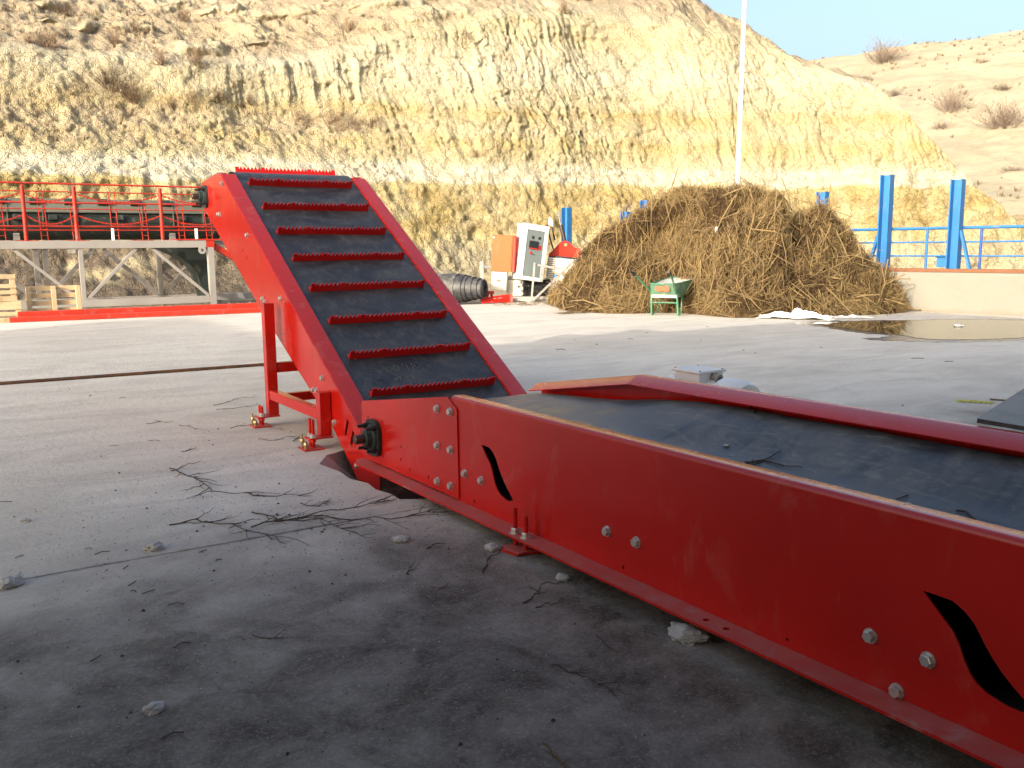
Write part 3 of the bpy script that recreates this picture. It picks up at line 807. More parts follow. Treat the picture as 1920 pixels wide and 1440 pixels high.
# belt over the head drum
NB = -.016; RD = .31; SD = 4.03
def bp(s):
    if s <= SD: return (s, NB, 0.0)
    a = (s-SD)/RD
    if a <= math.pi: return (SD + RD*math.sin(a), NB - RD + RD*math.cos(a), a)
    return (SD-(a-math.pi)*RD, NB-2*RD, math.pi)
ss_ = np.r_[np.linspace(.05, SD, 90), np.linspace(SD+.03, SD+RD*math.pi, 28), [SD+RD*math.pi+1.8]]
xs_ = np.linspace(.172, 1.324, 9)
P = np.zeros((len(ss_), 9, 3))
for i, s in enumerate(ss_):
    q = bp(s)
    for j, x in enumerate(xs_): P[i, j] = I(q[0], q[1] + .003*math.sin(s*2.2+x*3), x)
m = MB(); m.grid(P); belt = m.build('belt', M['belt'], inc, 60)
# saw-toothed cleats
def cleat(s):
    q = bp(s); c, sn = math.cos(q[2]), math.sin(q[2])
    Tn = V((0, IC*c + -IS*-1*0 - 0, IS*c)); 
    tang = (I(1,0)-I(0,0))*c + (I(0,1)-I(0,0))*(-sn); nor = (I(1,0)-I(0,0))*sn + (I(0,1)-I(0,0))*c
    o = I(q[0], q[1], 0)
    L0, L1 = .248, 1.253; nt_ = 28; pitch = (L1-L0)/nt_
    flats = {0, 7, 20, 27}
    top = []
    for k in range(nt_):
        a = L0 + k*pitch
        if k in flats: top += [(a, .074), (a+pitch, .074)]
        else: top += [(a+pitch*.02, .046), (a+pitch*.5, .076), (a+pitch*.98, .046)]
    poly = [(L0, -.002), (L1, -.002)] + list(reversed(top))
    m = MB()
    m.plate(poly, [], lambda a, b, t: o + V((a,0,0)) + nor*b + tang*t, -.004, .004)
    m.obox(o + V(((L0+L1)/2, 0, 0)) + tang*.028 + nor*.004, (V((1,0,0)), tang, nor), ((L1-L0)/2, .024, .003))
    for k in range(5):
        m.obox(o + V((L0+.018 + k*(L1-L0-.036)/4, 0, 0)) + tang*.02 + nor*.022, (V((1,0,0)), tang, nor), (.003, .016, .022))
    m.build('cleat', M['red_dark'], belt)
for s in (.299, .739, 1.179, 1.626, 2.078, 2.529, 2.962, 3.394, 3.845, 4.285, 4.72): cleat(s)
# chalked figures on the belt, between the two lowest cleats
m = MB()
def stroke(pts):
    m.tube([I(s, NB+.002, x) for x, s in pts], .0019, 4)
def glyph(g, x, s, w_, h):
    for st in g: stroke([(x+a*w_, s+b*h) for a, b in st])
GL = {'7': [[(-.9,.9),(0,1),(1,1),(.45,.45),(.3,0),(.35,-.35)]], '0': [[(.5,1),(.12,.75),(.05,.35),(.3,.02),(.7,.1),(.95,.5),(.85,.9),(.5,1)]],
      '4': [[(.25,1.15),(.1,.5),(.85,.55)],[(.8,1.1),(.7,-.1)]], '1': [[(.5,1.05),(.42,0)]]}
for ch, x, s in (('7',.40,.975),('0',.475,.985),('0',.535,.99),('4',.615,1.0),('1',.675,1.005),('0',.715,1.01)): glyph(GL[ch], x, s, .052, .07)
for (x, s) in ((.50,.90),(.53,.905),(.60,.905),(.64,.91)): stroke([(x, s+.02), (x+.012, s-.02), (x+.02, s+.015)])
for k in range(26):
    x = random.uniform(.25, 1.2); s = random.choice([1.4, 1.45, 1.85, 1.1, 2.3, 2.75, 3.2, .9])+random.uniform(-.1, .1)
    a = random.uniform(0, 3.1); l = random.uniform(.015, .06)
    stroke([(x, s), (x+l*math.cos(a)*.5, s+l*math.sin(a)*.5+.006), (x+l*math.cos(a), s+l*math.sin(a))])
m.build('chalk_marking', M['chalk'], belt)
m = MB(); m.lathe(I(SD, NB-RD, .17), (1,0,0), [(0,.05),(0,RD-.012),(1.16,RD-.012),(1.16,.05)], 32); m.build('head_drum', M['steel_dark'], inc, 40)
for s in (1.0, 2.2, 3.4):
    m = MB(); m.beam(I(s, -.22, IX+.007), I(s, -.22, IX+IW-.007), .06, .06); m.build('cross_member', M['red'], inc)
m = MB(); m.plate([(.3,-.20),(3.9,-.33),(3.9,-.325),(.3,-.195)], [], lambda a, b, t: I(a, b, t), .04, 1.45); m.build('under_pan', M['red'], inc)
# legs
LW = .082
for (y, ztop, x) in ((7.10, .98, -.064), (6.07, .40, -.016), (7.10, .98, 1.52), (6.07, .40, 1.49)):
    xo = x
    m = MB(); m.box(xo-LW/2+.0, xo+LW/2, y-LW/2, y+LW/2, .085, ztop)
    lg = m.build('leg', M['red'], inc, None, .004)
    sg = -1 if x < .5 else 1
    m = MB(); m.box(min(xo-LW/2*-sg, xo+sg*.15) if sg > 0 else xo-.135, xo+LW/2+.004 if sg < 0 else xo+.135, y-.055, y+.055, .072, .084); m.build('foot_bracket', M['red_dusty'], lg, None, .003)
    m = MB()
    for dy in (-.03, .03):
        rod(m, xo+sg*.095, y+dy, .008, .165+(.05 if y < 6.5 else .0), .0115)
        m.bolt((xo+sg*.095, y+dy, .05), (0,0,1), .02, .02, False, .3)
    m.build('levelling_stud', M['red_dusty'], lg, 40)
    for dy in (-.03, .03):
        m = MB(); m.bolt((xo+sg*.095, y+dy, .085), (0,0,1), .021, .02, True, .1); m.build('nut', M['zinc'], lg)
    m = MB(); m.box(xo+sg*.175 if sg < 0 else xo+.03, xo-.03 if sg < 0 else xo+.175, y-.075, y+.075, .001, .012); m.build('foot_pad', M['red_dusty'], lg, None, .003)
    m = MB()
    for dy, hh_ in ((.035, .095), (-.04, .055)):
        m.lathe((xo+sg*.155, y+dy, .012), (0,0,1), [(0,.011),(hh_*.65,.011),(hh_*.65,.008),(hh_,.008)], 8); m.bolt((xo+sg*.155, y+dy, .012+hh_*.45), (0,0,1), .016, .016, True, .5)
    m.build('anchor_bolt', M['brass'], lg, 40)
m = MB(); m.beam((-.066, 7.055, .255), (-.022, 6.115, .235), .065, .075); m.build('leg_brace', M['red'], inc, None, .004)
m = MB(); m.beam((-.02, 7.10, .465), (1.48, 7.10, .465), .06, .08); m.build('leg_brace', M['red'], inc, None, .004)
m = MB(); m.beam((-.02, 7.10, .215), (1.48, 7.10, .215), .06, .07); m.build('leg_brace', M['red'], inc, None, .004)
m = MB(); m.beam((1.52, 7.055, .255), (1.49, 6.115, .235), .065, .075); m.build('leg_brace', M['red'], inc, None, .004)

# rubber sheet lying on the feeder's far rail
m = MB()
sh_ = [G(1832, 792, .655), G(1936, 724, .655), G(2150, 770, .655), G(2030, 826, .655)]
sh_ = [V((p.x, p.y, 0)) for p in sh_]
m.plate([(p.x, p.y) for p in sh_], [], lambda a, b, t: (a, b, t), .655, .672)
tag(m.build('rubber_mat', M['mat'], None, None, .002), 'flat black rubber sheet with a square corner lying on the feeder side rail', 'mat')
# trestle that carries its free side
tr = thing('trestle', 'low grey trestle holding up the outer side of the black rubber sheet', 'trestle', (2.55, 1.75, 0))
m = MB(); m.beam((-.0, -.5, .625), (-.0, .5, .625), .06, .06); m.build('top_bar', M['darkgrey'], tr)
for dy in (-.42, .42):
    for dx in (-.22, .22):
        m = MB(); m.beam((0, dy, .6), (dx, dy, 0.0), .035, .035); m.build('leg', M['darkgrey'], tr)

# ================================================================== TRUSS, WALKWAY, TROMMEL (back left)
def strut(parent, name, p, q, w_, h_, mat, up=(0,1,0), bev=.004):
    m = MB(); m.beam(p, q, w_, h_, up); return m.build(name, M[mat], parent, None, bev)
truss = thing('steel_truss', 'grey painted steel truss frame carrying the dark green drum', 'truss', (0, 24, 0))
def TP(x, z, y=0.0): return (x, y, z)
GX = 'lightgrey'
strut(truss, 'top_chord', TP(-6, 1.56), TP(3.63, 1.56), .19, .16, GX)
strut(truss, 'bottom_chord', TP(-6, .15), TP(3.66, .15), .17, .15, GX)
strut(truss, 'end_post', TP(3.74, .0), TP(3.74, 1.47), .155, .155, GX, (0,1,0))
strut(truss, 'end_cap', TP(3.735, 1.472), TP(3.735, 1.655), .20, .165, 'red_rail')
for x in (-2.36, .70): strut(truss, 'post', TP(x, .236), TP(x, 1.464), .10, .10, GX)
for (a, b) in (((.80, .27), (1.95, 1.45)), ((2.33, 1.45), (3.64, .24)), ((-.70, 1.45), (.60, .24)), ((-2.26, .27), (-1.1, 1.45))):
    strut(truss, 'diagonal', TP(*a), TP(*b), .07, .07, GX)
BY = 2.2  # rear frame: its shade is put into the darker grey paint
strut(truss, 'top_chord', TP(-6, 1.56, BY), TP(5.9, 1.56, BY), .19, .16, 'darkgrey')
strut(truss, 'bottom_chord', TP(-6, .09, BY), TP(6.6, .09, BY), .19, .16, GX)
for x in (-.07, .14, 2.90): strut(truss, 'post', TP(x, .19, BY), TP(x, 1.464, BY), .13, .13, 'darkgrey')
for (a, b) in (((.12, .22), (1.27, 1.45)), ((1.52, 1.45), (2.83, .22)), ((4.10, 1.45), (2.99, .22)), ((-.2, .22), (-1.4, 1.45))):
    strut(truss, 'diagonal', TP(a[0], a[1], BY), TP(b[0], b[1], BY), .10, .10, 'darkgrey')
for x in (-2.3, .7, 3.70): strut(truss, 'cross_beam', TP(x, 1.40, .08), TP(x, 1.40, BY-.08), .1, .1, 'darkgrey')
m = MB(); m.plate(circ(3.52, 1.40, .10, 14), [circ(3.52, 1.40, .04, 10)], lambda a, b, t: (a, t, b), -.095, -.08); m.build('lifting_eye', M[GX], truss)
strut(truss, 'red_bracket', TP(3.86, 1.50, .1), TP(4.75, .95, .1), .14, .20, 'red_rail')
strut(truss, 'deck_plate', TP(2.9, 1.665, .35), TP(4.3, 1.665, .35), .9, .03, 'red_rail', (0,0,1))
# two grey stub posts and red shoes on top chord
for x in (1.45, 3.42): strut(truss, 'stub_post', TP(x, 1.645, .0), TP(x, 1.94, .0), .06, .06, 'white')
for x in (-.42, .66, 2.12): strut(truss, 'shoe', TP(x-.25, 1.652), TP(x+.25, 1.652), .17, .012, 'red_rail', (0,0,1))

chain = thing('chain_barrier', 'red posts with sagging red chains along the front of the truss deck', 'barrier', (0, 24.0, 1.645))
px_ = [-2.3, -.42, .66, 2.60, 4.4]
for x in px_:
    m = MB(); m.tube([(x, 0, .0), (x, 0, 1.26)], .045, 10); m.lathe((x, 0, 1.26), (0,0,1), [(0,.045),(.02,.03),(.025,0)], 10); m.build('post', M['red_rail'], chain, 50)
for a, b in zip(px_[:-1], px_[1:]):
    for z0, sag in ((1.12, .20), (.62, .23)):
        m = MB(); N = int((b-a)/.045)
        for k in range(N):
            t0 = k/N; t1 = (k+1.25)/N
            P0 = V((a+(b-a)*t0, .0, z0-sag*4*t0*(1-t0))); P1 = V((a+(b-a)*min(t1,1), 0, z0-sag*4*min(t1,1)*(1-min(t1,1))))
            m.beam(P0, P1, .036 if k % 2 else .014, .014 if k % 2 else .036)
        m.build('chain', M['red_rail'], chain)
wk = thing('walkway_railing', 'thin red railing with ladder-like stanchions between the chains and the green drum', 'railing', (0, 24.75, 1.6))
for z in (1.42, 1.23, .97, .82, .40, .31):
    m = MB(); r = .022 if z in (1.42, .97, .40) else .014
    m.tube([(-6, 0, z), (4.25, 0, z)], r, 8); m.build('rail', M['red_rail'], wk, 50)
for k in range(-6, 6):
    x = .74+.80*k + (.1 if k % 2 else 0)
    if x > 4.1: continue
    m = MB()
    for dx in (-.07, .07): m.tube([(x+dx, .02, .06), (x+dx-.04, .02, 1.25 if k % 2 else .98)], .011, 6)
    for z in np.arange(.18, .95, .15): m.tube([(x-.07, .02, z), (x+.07, .02, z)], .008, 5)
    m.build('stanchion', M['red_rail'], wk, 50)
drum = thing('trommel_drum', 'long dark green cylindrical drum with ribbed casing lying above the truss', 'drum', (0, 26.1, 2.22))
m = MB(); m.lathe((-8, 0, -.06), (1,0,0), [(0,.2),(0,.47),(12.5,.47),(12.5,.2)], 40); m.build('shell', M['green'], drum, 40)
m = MB(); pf = [(-.50,.15),(-.50,.18),(-.40,.36),(-.30,.50),(.30,.50),(.44,.3),(.44,.1),(.40,.1),(.40,.28),(.28,.46),(-.28,.46),(-.36,.33),(-.46,.17),(-.46,.15)]
m.sweep(pf, [((x, 0, 0), (0,1,0), (0,0,1)) for x in (-8, 4.25)]); m.build('casing', M['casing'], drum)
for k in range(14):
    x = 4.0-.78*k
    m = MB(); m.plate([(-.475,-.22),(-.505,-.06),(-.515,.19),(-.41,.385),(-.31,.525),(-.28,.47),(-.38,.30),(-.40,-.22)], [], lambda a, b, t: (t, a, b), x, x+.025); m.build('rib', M['casing'], drum)
    m = MB(); m.obox((x-.14, -.40, .41), ((1,0,0), V((0,.5,.86)).normalized(), V((0,-.86,.5)).normalized()), (.115, .075, .06)); m.build('cover_box', M['green'], drum, None, .005)
    if k % 2 == 0 or k > 3:
        m = MB(); m.obox((x-.55, -.50, .02), ((1,0,0), V((0,.25,.97)).normalized(), V((0,-.97,.25)).normalized()), (.10, .07, .05)); m.build('cover_box', M['green'], drum, None, .005)
for x in (4.27,): 
    m = MB(); m.lathe((x, 0, -.06), (1,0,0), [(0,.475),(0,.50),(.1,.50),(.1,.475)], 40); m.build('end_ring', M['green'], drum, 40)
for x in (-4, -.5, 3.2):
    for dy in (-.4, .4):
        m = MB(); m.beam((x, dy, -.66), (x, dy*.8, -.38), .14, .14); m.build('roller_bracket', M['darkgrey'], drum)
ch = MB(); ch.plate([(2.7,1.46),(4.0,1.46),(4.0,.10),(3.72,.10),(3.66,.45),(3.55,.80),(3.38,1.05),(3.1,1.25)], [], lambda a, b, t: (a, t, b), 24.7, 25.5)
tag(ch.build('discharge_chute', M['green'], None, None, .01), 'dark green curved chute hanging below the drum inside the end of the truss', 'chute')

# red steel sections on the ground before the truss
m = MB(); L_ = V((-.93, 20.95, .10)); Rr = V((4.9, 20.33, .12))
m.beam(L_, Rr, .16, .19); tag(m.build('steel_beam', M['red_rail'], None, None, .01), 'taller red steel beam lying on the ground, the rear one of two before the truss', 'beam', 'red steel beams on the ground')
m = MB(); m.beam((-1.1, 20.68, .055), (4.9, 20.02, .065), .15, .10); tag(m.build('steel_beam', M['red_rail'], None, None, .01), 'flatter red steel beam at the slab edge, the front one of two', 'beam', 'red steel beams on the ground')

# pallets
def pallet(name, label, loc, rot, w_=1.06, h_=.72, slats=5, group='wooden pallets by the red beams'):
    t = thing(name, label, 'pallet', loc, rot, group)
    for k in range(slats):
        z = .045 + k*(h_-.09)/(slats-1); m = MB(); m.box(-w_/2, w_/2, -.011, .011, z-.05, z+.05); m.build('board', M['pallet'], t, None, .002)
    for x in (-w_/2+.05, 0, w_/2-.05):
        m = MB(); m.box(x-.045, x+.045, -.115, -.0115, 0, h_); m.build('bearer', M['pallet'], t, None, .003)
    for k in (0, slats//2, slats-1):
        z = .045 + k*(h_-.09)/(slats-1); m = MB(); m.box(-w_/2, w_/2, -.137, -.1155, z-.045, z+.045)
    return t
pallet('pallet', 'pale wooden pallet standing on its long edge behind the red beams', (-.17, 21.75, -.05), (rad(-4), 0, rad(2)))
def crate(label, loc, rz, h_, group):
    t = thing('pallet', label, 'pallet', loc, (rad(-3), 0, rz), group)
    for z0, z1 in ((0.0, .10), (.14, .22), (.27, .35), (h_-.09, h_)):
        m = MB(); m.box(-.62, .62, -.012, .012, z0, z1); m.build('board', M['pallet'], t, None, .002)
    for x in (-.56, 0, .56):
        m = MB(); m.box(x-.05, x+.05, .0125, .11, 0, h_); m.build('bearer', M['pallet'], t, None, .003)
    return t
g_ = 'wooden pallets by the red beams'
crate('lower of two brown pallets stacked on edge at the left end', (-1.44, 21.45, -.05), rad(-3), .44, g_)
crate('upper of two brown pallets stacked on edge, topped by a thick board', (-1.50, 21.42, .395), rad(2), .55, g_)

# rusty bar across the yard
m = MB(); m.tube([(-14, 11.15, .014), (-6, 11.05, .014), (-1.8, 10.966, .015), (1.0, 10.85, .016), (1.7, 10.83, .018)], .02, 8)
for k in range(180):
    x = -2.6 + k*.022
    m.lathe((x, 10.97-.042*(x+1.8), .0145), (1,-.04,0), [(0,.0222),(.008,.0222)], 7)
tag(m.build('rebar', M['rebar'], None, 60), 'long rusty ribbed steel bar lying across the sunlit concrete yard', 'steel bar')

# ================================================================== RIGHT: wall, railing, columns, straw heap
WD = V((.17, -.985, 0)).normalized(); WN = V((.985, .17, 0)).normalized(); W0 = V((14.858, 11.633, 0))
def WP(s, z, off=0.0): p = W0 + WD*s + WN*off; return V((p.x, p.y, z))
m = MB(); m.beam(WP(-10.6, .40, .17), WP(9, .40, .17), .34, .82)
tag(m.build('retaining_wall', M['wall'], None, None, .012, 2), 'low pale concrete wall behind the puddle, running back past the straw heap', 'wall')
m = MB(); m.beam(WP(-10.6, .848, .12), WP(9, .848, .12), .22, .07)
tag(m.build('timber_capping', M['timber'], None, None, .006), 'reddish timber strip laid along the top of the concrete wall', 'timber')
rl = thing('blue_railing', 'blue pipe railing with three rails above the concrete wall', 'railing', WP(0, .83, .5))
def RL(s, z, off=0): q = WD*s + WN*off; return V((q.x, q.y, z))
for z, r in ((.875, .032), (.59, .018), (.305, .018)):
    m = MB(); m.tube([RL(-6, z), RL(-2, z), RL(9, z)], r, 10); m.build('rail', M['blue'], rl, 50)
for s, mt_ in ((-4.4, 'blue'), (-3.3, 'blue'), (-2.2, 'blue'), (-.90, 'blue'), (.12, 'blue'), (1.20, 'blue_dark'), (2.3, 'blue'), (3.4, 'blue')):
    m = MB(); m.tube([RL(s, 0), RL(s, .87)], .027, 10); m.build('post', M[mt_], rl, 50)
def column(s, top, label, off=.28, brace=0, w_=.20):
    t = thing('steel_column', label, 'column', WP(s, .80, off), (0,0,0), 'blue steel columns on the wall')
    H_ = top-.80
    m = MB()
    ax = (WD, -WN, V((0,0,1)))
    for q in (-w_/2, w_/2): m.obox(WD*q + V((0,0,H_/2)), ax, (.012, .10, H_/2))
    m.obox(V((0,0,H_/2)) + WN*.05, ax, (w_/2-.0125, .008, H_/2))
    m.build('profile', M['blue'], t)
    m = MB(); m.obox(V((0,0,.012)), ax, (.19, .17, .012)); m.build('base_plate', M['blue'], t)
    if brace:
        m = MB(); m.beam(WD*(brace*(w_/2+.015)) + V((0,0,.85)) + WN*.0, WD*(brace*(w_/2+.24)) + V((0,0,.03)), .08, .05); m.build('brace', M['blue'], t)
    return t
column(-.70, 2.84, 'tall blue steel column with a slanting brace on its left, just right of the straw heap', brace=-1)
column(.77, 2.66, 'blue steel column with a slanting brace on its right, rightmost on the wall', brace=1)
column(-2.17, 2.56, 'blue column end rising above the right hump of the straw heap')
column(-4.0, 2.72, 'short blue column end above the heap crest beside the white pole')
column(-7.3, 2.60, 'tiny blue column top just over the left shoulder of the straw heap')
column(-7.98, 2.32, 'blue column top crowned by a dark clamp at the heap left shoulder')
column(-10.25, 2.52, 'blue column behind the hydraulic ram and red bracket', w_=.22)
m = MB(); p = WP(-7.98, 2.32, .28)
m.tube([p, p+V((0,0,.14)), p+V((.05,-.05,.2)), p+V((.12,-.1,.21))], .035, 8); m.beam(p+V((-.06,.05,.1)), p+V((.1,-.09,.13)), .05, .05)
tag(m.build('clamp', M['steel_dark'], None, 50), 'dark hooked clamp on top of a blue column behind the heap', 'clamp')
m = MB(); m.obox(WP(.46, 1.005, .62), (WD, WN, V((0,0,1))), (.14, .07, .10)); m.obox(WP(.46, 1.11, .62), (WD, WN, V((0,0,1))), (.16, .09, .006))
tag(m.build('junction_box', M['blue'], None, None, .004), 'small blue box on the wall between the two braced columns', 'box')

# white pole
pole = thing('lamp_pole', 'very tall slim white pole rising behind the straw heap', 'pole', (17.05, 18.66, -.05))
m = MB(); m.tube([(0,0,0),(0.03,-.02,4),(.10,-.06,11)], [.075,.068,.055], 14); m.build('mast', M['pole'], pole, 50)
m = MB(); m.lathe((.10,-.09,6.2), V((-.5,-.85,-.2)), [(0,.05),(.09,.05),(.12,.035),(.125,0)], 14); m.beam((.05,-.03,6.22),(.1,-.1,6.22),.04,.05); m.build('camera_head', M['lightgrey'], pole, 40)

# straw heap --------------------------------------------------------------
HP = np.array([   # base x y, crest x y z, outward direction

(10.86,19.01,11.09,19.34,0.04,0.568,0.823),(9.47,16.37,10.00,17.10,0.52,0.582,0.813),(9.44,15.54,10.40,16.82,1.21,0.601,0.799),
(9.60,15.01,10.83,16.59,1.66,0.619,0.785),(9.75,14.49,11.20,16.28,1.96,0.637,0.771),(9.89,14.00,11.51,15.91,2.22,0.654,0.756),
(10.13,13.62,11.84,15.58,2.46,0.671,0.741),(10.35,13.25,12.18,15.25,2.55,0.687,0.726),(10.58,12.89,12.44,14.85,2.49,0.703,0.711),
(10.80,12.54,12.69,14.47,2.60,0.719,0.695),(11.11,12.29,12.97,14.10,2.49,0.734,0.680),(11.42,12.03,13.25,13.74,2.26,0.748,0.663),
(11.58,11.90,13.42,13.59,1.72,0.756,0.655),(11.87,11.83,13.66,13.44,1.95,0.764,0.645),(12.25,11.70,13.98,13.21,2.17,0.776,0.631),
(12.52,11.66,14.03,12.96,1.88,0.783,0.623),(12.94,11.49,14.17,12.51,1.33,0.796,0.606),(13.49,11.40,14.43,12.15,0.78,0.808,0.589),
(13.93,11.41,14.56,11.91,0.52,0.816,0.578),(14.38,11.43,14.62,11.60,0.07,0.824,0.566)])
for k_, q_ in ((4,.25),(5,.75),(6,.95),(7,.7),(8,.2)): HP[k_,0] += HP[k_,5]*q_; HP[k_,1] += HP[k_,6]*q_   # bay in which the wheelbarrow stands
NC, NR = 260, 110
uc = np.linspace(0, len(HP)-1, NC)
H7 = np.stack([np.interp(uc, np.arange(len(HP)), HP[:,k]) for k in range(7)], 1)
vr = np.linspace(0, 1.6, NR)
HPX = np.zeros((NR, NC)); HPY = HPX.copy(); HPZ = HPX.copy()
for j, v_ in enumerate(vr):
    if v_ <= 1:
        HPX[j] = H7[:,0]+(H7[:,2]-H7[:,0])*v_; HPY[j] = H7[:,1]+(H7[:,3]-H7[:,1])*v_
        # an apron of loose straw first, then the steep body
        body = 1-(1-np.clip((v_-.12)/.88, 0, 1))**2.1
        HPZ[j] = H7[:,4]*(.80*body + .20*min(1, v_/.16)**.7*(1-.0*v_))
        HPZ[j] = np.minimum(HPZ[j], H7[:,4])
    else:
        b = (v_-1)/.6
        HPX[j] = H7[:,2]+H7[:,5]*1.7*b; HPY[j] = H7[:,3]+H7[:,6]*1.7*b; HPZ[j] = H7[:,4]*(1-b*b*.75)
UUh = np.repeat(uc[None], NR, 0); VVh = np.repeat(vr[:,None], NC, 1)
lump = .30*fbm(UUh*.9, VVh*3.0, 201, 3) + .20*fbm(UUh*2.4, VVh*6, 203, 3) + .10*fbm(UUh*7, VVh*18, 205, 3) + .16*(.55-np.abs(fbm(UUh*1.5, VVh*4.2, 207, 3))*2)
amp = np.clip(HPZ/.5, .15, 1)
HPX -= .75*lump*amp*H7[:,5][None]*.9; HPY -= .75*lump*amp*H7[:,6][None]*.9
HPZ = np.maximum(HPZ + .55*lump*amp*np.where(VVh > .93, .6, 1), .004)
hol = np.exp(-((UUh-5.0)/1.2)**2-((VVh-.42)/.16)**2)
HPX += .55*hol*H7[:,5][None]; HPY += .55*hol*H7[:,6][None]; HPZ = np.maximum(HPZ-.25*hol, .004)   # dark hollow behind the wheelbarrow
HPZ[0] = -.01
heap = thing('straw_heap', 'big brown heap of reed straw and stalks piled against the concrete wall', 'straw heap', (12.2, 13.6, 0))
hm = fast_mesh('mound', np.stack([HPX, HPY, HPZ], -1).reshape(-1,3) - np.array([12.2,13.6,0]), grid_quads(NR, NC)[:, ::-1], M['straw_core']); hm.parent = heap
Hn = np.cross(np.stack([np.gradient(a, axis=1) for a in (HPX,HPY,HPZ)], -1), np.stack([np.gradient(a, axis=0) for a in (HPX,HPY,HPZ)], -1))
Hn /= np.linalg.norm(Hn, axis=2, keepdims=True)+1e-9
if Hn[40,130,2] < 0: Hn = -Hn
def stalks(name, N, lmin, lmax, w0, w1, mat, lift, horiz, seed, mask=0):
    rg = np.random.default_rng(seed)
    i = (rg.random(N)**.85*68).astype(int)+1; j = rg.integers(3, NC-3, N)
    if mask: 
        pm = fbm(j*.045, i*.10, 401, 3); keep = rg.random(N) < np.clip(.5 + mask*pm*2.2, .06, 1); i = i[keep]; j = j[keep]; N = len(i)
    P0 = np.stack([HPX[i,j], HPY[i,j], HPZ[i,j]], -1); n = Hn[i,j]
    dn = np.stack([HPX[i-1,j]-HPX[i,j], HPY[i-1,j]-HPY[i,j], HPZ[i-1,j]-HPZ[i,j]], -1); dn /= np.linalg.norm(dn, axis=1, keepdims=True)+1e-9
    sd = np.cross(n, dn)
    clus = fbm(j*.05, i*.09, seed+9, 2)*(2.6-1.5*np.clip(HPZ[i,j]/1.6, 0, 1))
    low = np.clip(1-HPZ[i,j]/.9, 0, 1)
    ang = clus + rg.normal(0, .75, N) + (low*rg.choice([-1.3, 1.3], N))*horiz
    d = dn*np.cos(ang)[:,None] + sd*np.sin(ang)[:,None] + n*rg.normal(.02, .16, N)[:,None]
    d /= np.linalg.norm(d, axis=1, keepdims=True)
    L = rg.uniform(lmin, lmax, N)*rg.uniform(.5, 1, N); wd = rg.uniform(w0, w1, N)
    P0 = P0 + n*rg.uniform(.0, lift, N)[:,None] + rg.normal(0, .02, (N,3))
    side = np.cross(d, rg.normal(0, 1, (N,3))); side /= np.linalg.norm(side, axis=1, keepdims=True); up = np.cross(d, side)
    bend = (n*rg.uniform(-.04, .10, N)[:,None] + side*rg.normal(0, .06, N)[:,None])*L[:,None]
    vs = []
    for t, k in ((-.5, 1), (0, 1), (.5, .7)):
        c = P0 + d*(t*L)[:,None] + bend*(1-4*t*t)
        for a in (0, 2.094, 4.189):
            vs.append(c + (side*math.cos(a) + up*math.sin(a))*(wd*k*.5)[:,None])
    vs = np.stack(vs, 1)                         # N,9,3
    vs[..., 2] = np.maximum(vs[..., 2], .004)
    q = []
    for r in range(2):
        for k in range(3):
            k2 = (k+1) % 3; q.append([r*3+k, r*3+k2, (r+1)*3+k2, (r+1)*3+k])
    q = np.array(q); Q = (np.arange(N)[:,None,None]*9 + q[None]).reshape(-1,4)
    o = fast_mesh(name, vs.reshape(-1,3) - np.array([12.2,13.6,0]), Q, mat, False); o.parent = heap; o['kind'] = 'stuff'
    return o
stalks('stalks', 38000, .12, .50, .005, .011, M['straw_dark'], .04, .6, 301, -1)
stalks('stalks', 20000, .15, .55, .005, .012, M['straw_mid'], .06, .7, 303)
stalks('stalks', 26000, .15, .75, .005, .013, M['straw_pale'], .11, .8, 305, 1)
stalks('stalks', 700, .6, 1.6, .012, .026, M['straw_pale'], .14, .9, 307)

# wheelbarrow -------------------------------------------------------------
wb = thing('wheelbarrow', 'green wheelbarrow with cement-caked tray parked against the straw heap', 'wheelbarrow', (10.13, 13.83, 0), (0,0,rad(24)))
wb.scale = (1.08, 1.08, 1.08)
# local: +x forward, +y left
secs = [(-.10,.25,.22,.60,.40),( .10,.25,.27,.615,.345),(.62,.20,.30,.66,.40),(.86,.12,.26,.70,.56)]   # x, bottom half width, top half width, rim z, bottom z
m = MB(); vs = []
rimx = [-.20, .05, .62, .92]
for (x, b, t, zr, zb), rx in zip(secs, rimx):
    vs += [(rx, t, zr), (x, b, zb), (x, -b, zb), (rx, -t, zr)]
fs = []
for i in range(3):
    for k in range(3): fs.append((i*4+k, i*4+k+1, (i+1)*4+k+1, (i+1)*4+k))
fs += [(3,2,1,0), (12,13,14,15)]
m.add(vs, fs)
to = m.build('tray', M['tray'], wb); so_ = to.modifiers.new('thick', 'SOLIDIFY'); so_.thickness = .008; so_.offset = 1
m = MB(); rim = [(-.20,.22,.60),(.05,.27,.615),(.62,.30,.66),(.92,.26,.70),(.92,-.26,.70),(.62,-.30,.66),(.05,-.27,.615),(-.20,-.22,.60),(-.20,.22,.60)]
m.tube(rim, .011, 6); m.build('rim', M['barrow'], to, 60)
m = MB(); ca = np.zeros((9, 9, 3))
for i in range(9):
    for j in range(9):
        x = -.14+i*.125; hw = np.interp(x, [-.2,.05,.62,.92], [.215,.262,.29,.25]); y = (j/4-1)*hw*.95
        ca[i,j] = (x, y, np.interp(x, [-.2,.92],[.56,.67]) - .10*(1-abs(j/4-1)**3)*math.sin(math.pi*min(1,(i+1)/9)) + .03*random.random())
m.grid(ca[:, ::-1]); m.build('cement_residue', M['stone'], to, 50)
m = MB(); m.plate([(-.16,.47),(-.17,.54),(-.10,.575),(-.07,.545),(.10,.56),(.13,.49),(.06,.455),(-.04,.47),(-.1,.45)], [], lambda a, b, t: (-.165-(b-.46)*.42-t, a, b), .012, .014)
m.build('red_lettering', M['paintred'], to)
